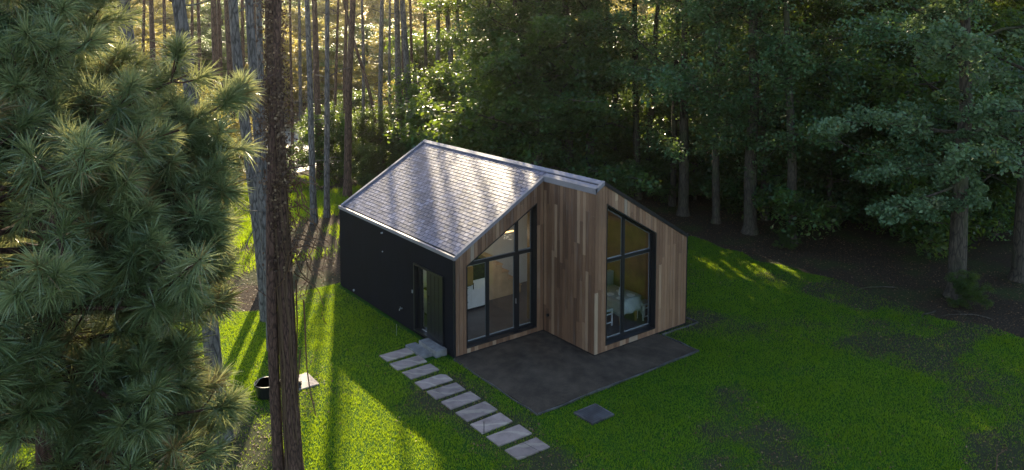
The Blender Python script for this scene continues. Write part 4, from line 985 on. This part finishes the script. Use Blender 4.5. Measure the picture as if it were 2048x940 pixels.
def pine(foot, pts_uv, w_px, bark, label, group='bare trunked pines', crown_z=None, stubs=6, seed=0, H=22, name='pine_tree', sides=10):
    """foot: (u, v) of the trunk base; pts_uv: pixels the trunk passes higher up"""
    rg = np.random.default_rng(seed); b_ = at(*foot); b_[2] = 0
    dep = (b_-CAM) @ nv(np.array([FW[0], FW[1], 0]))
    pts = [b_]+[over(u, v, b_) for u, v in pts_uv]
    r0 = w_px/2/F_PX*dep
    pts = np.array(sorted(pts, key=lambda q: q[2])); d = pts[-1]-pts[-2] if len(pts) > 2 else pts[-1]-pts[0]
    d = nv(nv(d)+np.array([0, 0, 1.2])); 
    top = pts[-1]+d*(H-pts[-1][2]); zz = np.linspace(0, H, 26)
    allp = np.vstack([pts, top]); path = np.stack([np.interp(zz, allp[:, 2], allp[:, 0]), np.interp(zz, allp[:, 2], allp[:, 1]), zz], 1)
    path[:, :2] += np.cumsum(rg.normal(0, 0.012, (26, 2)), axis=0)
    # smooth the kinks
    for _ in range(2): path[1:-1] = (path[:-2]+2*path[1:-1]+path[2:])/4
    rad = r0*(1.12-0.85*zz/H)*(1+rg.normal(0, 0.025, 26)); rad[0] *= 1.25
    r = root(name, tuple(b_), label, 'tree', group)
    mb = MB(); mb.tube(path, rad, sides, cap=False)
    for k in range(stubs):
        z = rg.uniform(2.5, 12); i = int(z/H*25); p_ = path[i]; th = rg.uniform(0, 6.28)
        mb.tube(wander(p_, (math.cos(th), math.sin(th), rg.uniform(-0.2, 0.5)), rg.uniform(0.25, 1.8), 4, rg, 0.16), np.linspace(0.022, 0.005, 5), 4, cap=False)
    mb.build('trunk', bark, r, smooth=True)
    cz = crown_z or 14.5
    cp = path[min(25, int(cz/H*25))]; cm, lm = PC[seed % 2]
    t_ = bpy.data.objects.new('crown', cm); link(t_, r); t_.location = tuple(cp-b_); t_.rotation_euler = (0, 0, rg.uniform(0, 6))
    l_ = bpy.data.objects.new('limbs', lm); link(l_, r); l_.location = t_.location; l_.rotation_euler = t_.rotation_euler
    return r, path, rad
PN = [
    ((628, 446), [(618, 170), (612, 0)], 12.5, 'bark_grey', 'slim straight pine right of the ivy covered trunk', 13),
    ((640, 360), [(634, 200), (628, 0)], 13, 'bark_red', 'reddish pine standing just behind the slim straight pine', 17),
    ((653, 434), [(654, 200), (654, 0)], 11, 'bark_grey', 'thin upright pine in the middle of the bright gap', 13),
    ((695, 394), [(698, 200), (707, 0)], 15, 'bark_red', 'brown pine nearest the back corner of the black wall', 13),
    ((690, 330), [(690, 150), (693, 0)], 8, 'bark_red', 'thin reddish stem beside the brown pine', 18),
    ((768, 345), [(740, 180), (702, 60), (690, 10)], 7, 'bark_red', 'thin pine leaning left across the bright gap', 18),
    ((760, 345), [(760, 200), (764, 0)], 10, 'bark_grey', 'thin straight pine above the back slope of the roof', 18),
    ((800, 335), [(798, 200), (792, 0)], 14, 'bark_grey', 'left one of the pair of grey pines crossing at the roof', 18),
    ((832, 340), [(818, 200), (804, 0)], 14, 'bark_grey', 'right one of the pair of grey pines, leaning slightly', 18),
    ((812, 320), [(806, 150), (803, 0)], 7, 'bark_red', 'reddish stem between the pair of grey pines', 18),
    ((834, 320), [(826, 150), (822, 0)], 7, 'bark_red', 'dark thin stem right of the pair of grey pines', 18),
    ((876, 330), [(876, 150), (877, 0)], 10.5, 'bark_grey', 'straight pale pine rising over the back third of the ridge', 18),
    ((915, 330), [(902, 150), (891, 0)], 12, 'bark_grey', 'middle one of three pale pines over the ridge, leaning left', 18),
    ((948, 335), [(928, 180), (911, 0)], 9, 'bark_grey', 'rightmost bare pine over the ridge, leaning left', 18),
    ((432, 330), [(430, 150), (424, 0)], 14, 'bark_red', 'reddish pine seen between two grey trunks on the left', 17),
    ((444, 320), [(440, 120), (438, 0)], 10, 'bark_red', 'second reddish pine close behind its neighbour', 17),
    ((470, 340), [(460, 150), (452, 0)], 13, 'bark_red', 'reddish pine left of the blue grey curved trunk', 17),
    ((408, 300), [(402, 150), (398, 0)], 8, 'bark_red', 'distant thin pine beside the large leaning grey trunk', 17),
    ((300, 330), [(305, 150), (303, 0)], 12, 'bark_red', 'distant reddish pine between the two large leaning grey trunks', 17),
    ((380, 320), [(384, 150), (388, 0)], 7, 'bark_red', 'distant thin stem right behind the large leaning grey trunk', 17),
    ((520, 330), [(512, 150), (508, 0)], 7, 'bark_red', 'distant thin pine just left of the ivy covered trunk', 17),
    ((535, 640), [(515, 450), (497, 290), (482, 180), (468, 0)], 22, 'bark_grey', 'blue grey curved pine left of the ivy covered trunk', 17),
    ((548, 700), [(528, 450), (520, 330), (507, 180), (494, 0)], 20, 'bark_grey', 'grey pine running close beside the ivy covered trunk', 17),
    ((536, 560), [(524, 300), (519, 150), (517, 0)], 15, 'bark_grey', 'straight grey pine between the curved one and the ivy covered trunk', 17),
    ((448, 880), [(422, 700), (402, 400), (382, 180), (355, 0)], 32, 'bark_grey', 'large grey pine leaning left, rising out of the needle sprays', 16),
    ((362, 985), [(345, 800), (300, 400), (268, 150), (247, 0)], 31, 'bark_grey', 'large grey pine leaning left, furthest left beside the needle sprays', 16),
    ((165, 930), [(118, 640), (60, 300), (20, 60)], 36, 'bark_grey', 'thick trunk half hidden behind the needle sprays at the left', 16),
    ((22, 900), [(14, 600), (8, 300), (2, 0)], 24, 'bark_grey', 'grey trunk at the left edge of the photo', 16),
    ((585, 330), [(583, 150), (580, 0)], 6, 'bark_red', 'faint thin pine deep in the glow right of the ivy covered trunk', 18),
    ((603, 320), [(600, 150), (596, 0)], 7, 'bark_grey', 'faint grey pine deep in the glow, close right of the ivy covered trunk', 18),
    ((670, 330), [(672, 150), (676, 0)], 6, 'bark_red', 'faint reddish stem between the thin upright pine and the brown pine', 18),
    ((728, 325), [(727, 150), (724, 0)], 7, 'bark_grey', 'faint grey stem left of the thin straight pine over the roof', 18),
    ((780, 320), [(780, 150), (782, 0)], 6, 'bark_grey', 'faint stem between the thin straight pine and the pair', 18),
    ((856, 325), [(853, 150), (848, 0)], 8, 'bark_dark', 'dark stem between the pair and the three pale pines', 18),
    ((335, 320), [(333, 150), (330, 0)], 8, 'bark_red', 'reddish pine framed by the two large leaning grey trunks', 18),
    ((282, 320), [(284, 150), (288, 0)], 7, 'bark_red', 'distant stem touching the left large leaning trunk', 18),
    ((488, 325), [(487, 150), (485, 0)], 8, 'bark_red', 'distant reddish stem right behind the curved pine', 18),
    ((984, 380), [(982, 200), (978, 0)], 12, 'bark_dark', 'dark upright trunk over the ridge, just right of the three pale pines', 17),
    ((1042, 392), [(1040, 200), (1030, 0)], 13, 'bark_dark', 'dark trunk leaning slightly left above the middle of the ridge', 17),
    ((1096, 385), [(1092, 200), (1090, 0)], 10, 'bark_dark', 'slim dark trunk above the inner corner of the roof', 17),
    ((1140, 396), [(1133, 200), (1126, 0)], 16, 'bark_dark', 'stout dark bare trunk rising above the front third of the ridge', 17),
    ((1182, 392), [(1186, 200), (1192, 0)], 14, 'bark_dark', 'dark bare trunk leaning right above the front end of the ridge', 17),
    ((1275, 398), [(1272, 200), (1268, 0)], 13, 'bark_dark', 'dark bare trunk above the right roof slope', 17),
    ((1345, 412), [(1350, 200), (1358, 0)], 12, 'bark_dark', 'dark bare trunk leaning right above the lower right roof corner', 17),
    ((1530, 440), [(1527, 200), (1520, 0)], 13, 'bark_dark', 'dark bare trunk between the stout brown oak and the reddish stemmed oak', 17),
    ((-60, 600), [(-60, 0)], 20, 'bark_grey', 'grey trunk just outside the left edge', 16),
]
for i, (ft, pv, wpx, bk_, lab, cz) in enumerate(PN):
    if ft[0] < 0: continue
    pine(ft, pv, wpx, M[bk_], lab, crown_z=cz, seed=200+i, stubs=9 if wpx < 16 else 4, H=24 if cz >= 17 else 23)
# second trunk of the near pair, dark, below
pine((560, 985), [(550, 800), (541, 620), (545, 350), (556, 0)], 21, M['bark_near'], 'dark near trunk left of the ivy covered one, half hidden by a needle spray', crown_z=16, seed=301, stubs=2)
# the trunk wrapped in dead ivy
ivy_r, ipath, irad = pine((592, 985), [(583, 800), (572, 600), (560, 430), (556, 250), (548, 0)], 33, M['bark_near'], 'thick reddish pine wrapped in withered brown ivy', name='ivy_covered_pine', crown_z=16.5, seed=302, stubs=3, sides=14)
rg2 = np.random.default_rng(9); n = 13000
zz = rg2.uniform(4.3, 13, n); dens = np.clip((zz-3.5)/2.5, 0.25, 1)*np.clip(1.3-(zz-6.5)*0.12, 0.35, 1)
k = rg2.random(n) < dens; zz = zz[k]; n = len(zz)
th = rg2.uniform(0, 6.28, n); k = (vnoise(th*1.2, zz*1.3, 0.8, 61) > 0.36) | (rg2.random(n) < 0.2); zz, th = zz[k], th[k]; n = len(zz); rr = np.interp(zz, ipath[:, 2], irad)*1.03+np.abs(rg2.normal(0, 0.06, n))*(1+0.8*(np.sin(zz*2.1)+1))*(0.6+0.8*vnoise(th*1.0, zz*2, 0.7, 44))
cen = np.stack([np.interp(zz, ipath[:, 2], ipath[:, 0])+rr*np.cos(th), np.interp(zz, ipath[:, 2], ipath[:, 1])+rr*np.sin(th), zz], 1)-np.array(ivy_r.location)
nr = np.stack([np.cos(th), np.sin(th), 0*th], 1)+rg2.normal(0, 0.6, (n, 3))
V, Fc = quads(cen, nr, rg2.uniform(0.035, 0.075, n), 0.75, rg2)
o = bpy.data.objects.new('withered_ivy', np_mesh('withered_ivy', V, Fc, 4, M['leaf_dead'], rg2.random(n)**1.6)); link(o, ivy_r)
vm = MB()
for k in range(16):
    th0 = rg2.uniform(0, 6.28); zs = np.linspace(rg2.uniform(0, 2), rg2.uniform(6, 11), 22); tt = th0+np.cumsum(rg2.normal(0, 0.16, 22))
    R_ = np.interp(zs, ipath[:, 2], irad)+0.012
    vm.tube(np.stack([np.interp(zs, ipath[:, 2], ipath[:, 0])+R_*np.cos(tt), np.interp(zs, ipath[:, 2], ipath[:, 1])+R_*np.sin(tt), zs], 1), np.full(22, rg2.uniform(0.006, 0.016)), 5, cap=False)
vm.build('ivy_stems', M['leaf_dead'], ivy_r)
# dry vine hanging beside it
hv = MB(); hl_p = []
b_ = at(592, 985)
for k in range(26):
    u0 = rg2.uniform(578, 612); v0 = rg2.uniform(330, 560); p_ = over(u0, v0, b_)
    ln = rg2.uniform(0.3, 1.5); d = RT*rg2.uniform(0.1, 1.0)+np.array([0, 0, rg2.uniform(-1.3, 0.1)])+FW*rg2.normal(0, 0.4)
    w_ = wander(p_, d, ln, 10, rg2, 0.28, -0.10); hv.tube(w_, np.linspace(0.013, 0.005, 11), 4, cap=False)
    for q in w_[3:]:
        if rg2.random() < 0.6: hl_p.append(q+rg2.normal(0, 0.02, 3))
for (ua, va, ln) in ((592, 560, 2.9), (607, 600, 2.1), (600, 700, 1.2)):
    w_ = wander(over(ua, va, b_), (0, 0, -1), ln, 22, rg2, 0.035, -0.02); hv.tube(w_, np.linspace(0.016, 0.010, 23), 4, cap=False)
    for q in w_[4:]:
        if rg2.random() < 0.45: hl_p.append(q+rg2.normal(0, 0.02, 3))
hl_p = np.array(hl_p); hl_p = np.repeat(hl_p, 3, axis=0)+rg2.normal(0, 0.02, (3*len(hl_p), 3))
loc = over(592, 560, b_)
vn = root('dry_vine', tuple(loc), 'dry leafless vine hanging beside the ivy covered trunk', 'vine')
hv.build('stems', M['leaf_brown'], vn)
V, Fc = quads(hl_p-loc, rg2.normal(size=hl_p.shape), rg2.uniform(0.02, 0.045, len(hl_p)), 0.6, rg2)
o = bpy.data.objects.new('dry_leaves', np_mesh('dry_leaves', V, Fc, 4, M['leaf_brown'], rg2.uniform(0.5, 1, len(hl_p)))); link(o, vn)

# ------------------------------------------------------------------ the near pine with long needles
def from_cam(u, v, dep): d = ray(u, v); return CAM+d*dep/(d @ FW)
rgp = np.random.default_rng(33)
tb_ = from_cam(95, 500, 6.3); tb_[2] = 0
near = root('long_needled_pine', tuple(tb_), 'near pine with long green needle sprays filling the left of the photo', 'tree')
zz = np.linspace(0, 10.4, 22); tpath = np.stack([tb_[0]+0.05*np.sin(zz), tb_[1]+0.05*np.cos(zz*0.7), zz], 1)
bm_ = MB(); bm_.tube(tpath, 0.16*(1.1-zz/14), 12, cap=False); bm_.build('trunk', M['bark_near'], near, smooth=True)
ENV = [(0, 0.42), (100, 0.5), (170, 0.6), (220, 1.0), (300, 1.3), (400, 1.55), (480, 1.5), (560, 1.45), (650, 1.72), (720, 1.6), (770, 1.12), (850, 1.1), (940, 1.25), (1100, 1.3)]
def env(z):
    v = 49+(CAM[2]-z)/5.6*F_PX; return float(np.interp(v, [e[0] for e in ENV], [e[1] for e in ENV]))
brn = MB(); TP = []; TD = []; TT = []
def bough(z, th, Lb):
    d2 = np.array([math.cos(th), math.sin(th)])
    st_ = np.array([tb_[0], tb_[1], z+rgp.uniform(-0.1, 0.1)])
    pth = wander(st_, (d2[0], d2[1], rgp.uniform(-0.25, 0.15)), Lb, 8, rgp, 0.07, 0.035)
    brn.tube(pth, np.linspace(0.028, 0.008, 9), 6, cap=False)
    for j in range(10):
        i = rgp.integers(2, 9); q = pth[i]; dd = nv(pth[min(8, i+1)]-pth[i-1]); s_d = nv(dd*0.8+rgp.normal(0, 0.55, 3)+np.array([0, 0, 0.25]))
        ln = rgp.uniform(0.12, 0.42) if i < 8 else rgp.uniform(0.02, 0.12)
        tw = wander(q, s_d, ln, 3, rgp, 0.12, 0.08); brn.tube(tw, np.linspace(0.009, 0.006, 4), 5, cap=False)
        if (tw[-1]-CAM) @ FW < 2.6: continue
        TP.append(tw[-1]); TD.append(nv(tw[-1]-tw[-2])); TT.append(rgp.choice([rgp.uniform(0.05, 0.35), rgp.uniform(0.3, 0.6), rgp.uniform(0.55, 0.8), 0.95], p=[0.3, 0.42, 0.22, 0.06]))
z = 4.0
while z < 9.9:
    for k in range(7 if z < 8.35 else 4):
        th = rgp.uniform(0, 2*math.pi); d2 = np.array([math.cos(th), math.sin(th)]); rightness = d2 @ RT[:2]; toward = -(d2 @ FW[:2])
        Lb = env(z)*(1.12 if rightness > 0.2 else 1.25)*rgp.uniform(0.62, 1.0)
        if toward > 0.4: Lb = min(Lb*1.25, 2.3)
        bough(z, th, Lb*(0.9 if z > 9.3 else 1))
    z += 0.25
ra = math.atan2(RT[1], RT[0])
for v_, n_ in ((290, 3), (340, 4), (390, 5), (440, 4), (500, 4), (560, 4), (630, 4), (680, 5), (720, 3), (860, 4), (920, 4)):
    zz_ = CAM[2]-(v_-49)/F_PX*5.6
    for _ in range(n_): bough(zz_+0.1, ra+rgp.uniform(-0.55, 0.45), env(zz_)*rgp.uniform(0.72, 0.98))
TP = np.array(TP); TD = np.array(TD); TT = np.array(TT)
print('tufts', len(TP), 'wood', n_wood, 'gold', n_gold, 'bushes', n_b)
brn.build('branches', M['bark_near'], near, smooth=True)
V, Fc, tn = needle_tufts(TP-tb_, TD, 0.215, 135, 0.0058, rgp, tones=TT)
o = bpy.data.objects.new('needles', np_mesh('needles', V, Fc, 5, M['needle'], tn)); link(o, near)
# cones
M['cone'] = m_plain('cone', (0.11, 0.085, 0.05), 0.7, 0, 0.3, 30, 0.4)
cands = [i for i in range(len(TP)) if 3.0 < (TP[i]-CAM) @ FW < 5.5]
for i in rgp.choice(cands, 12, replace=False):
    p_ = TP[i]+TD[i]*0.01; d = nv(TD[i]+rgp.normal(0, 0.4, 3)); mb = MB()
    mb.tube([p_+d*t_*0.085 for t_ in (0, 0.12, 0.35, 0.6, 0.85, 1)], [0.008, 0.02, 0.026, 0.022, 0.013, 0.003], 10)
    mb.build('cone', M['cone'], near, smooth=True)

# ------------------------------------------------------------------ the misty air
m, nt, b = mat('haze'); nt.nodes.remove(b)
pv_ = N(nt, 'VolumePrincipled'); pv_.inputs['Color'].default_value = (0.93, 0.9, 0.82, 1); pv_.inputs['Density'].default_value = 0.00052; pv_.inputs['Anisotropy'].default_value = 0.92
L(nt, pv_.outputs[0], nt.nodes['Material Output'].inputs['Volume'])
o = MB().box((-160, -130, -1), (210, 240, 28)).build('haze', m); o['kind'] = 'stuff'
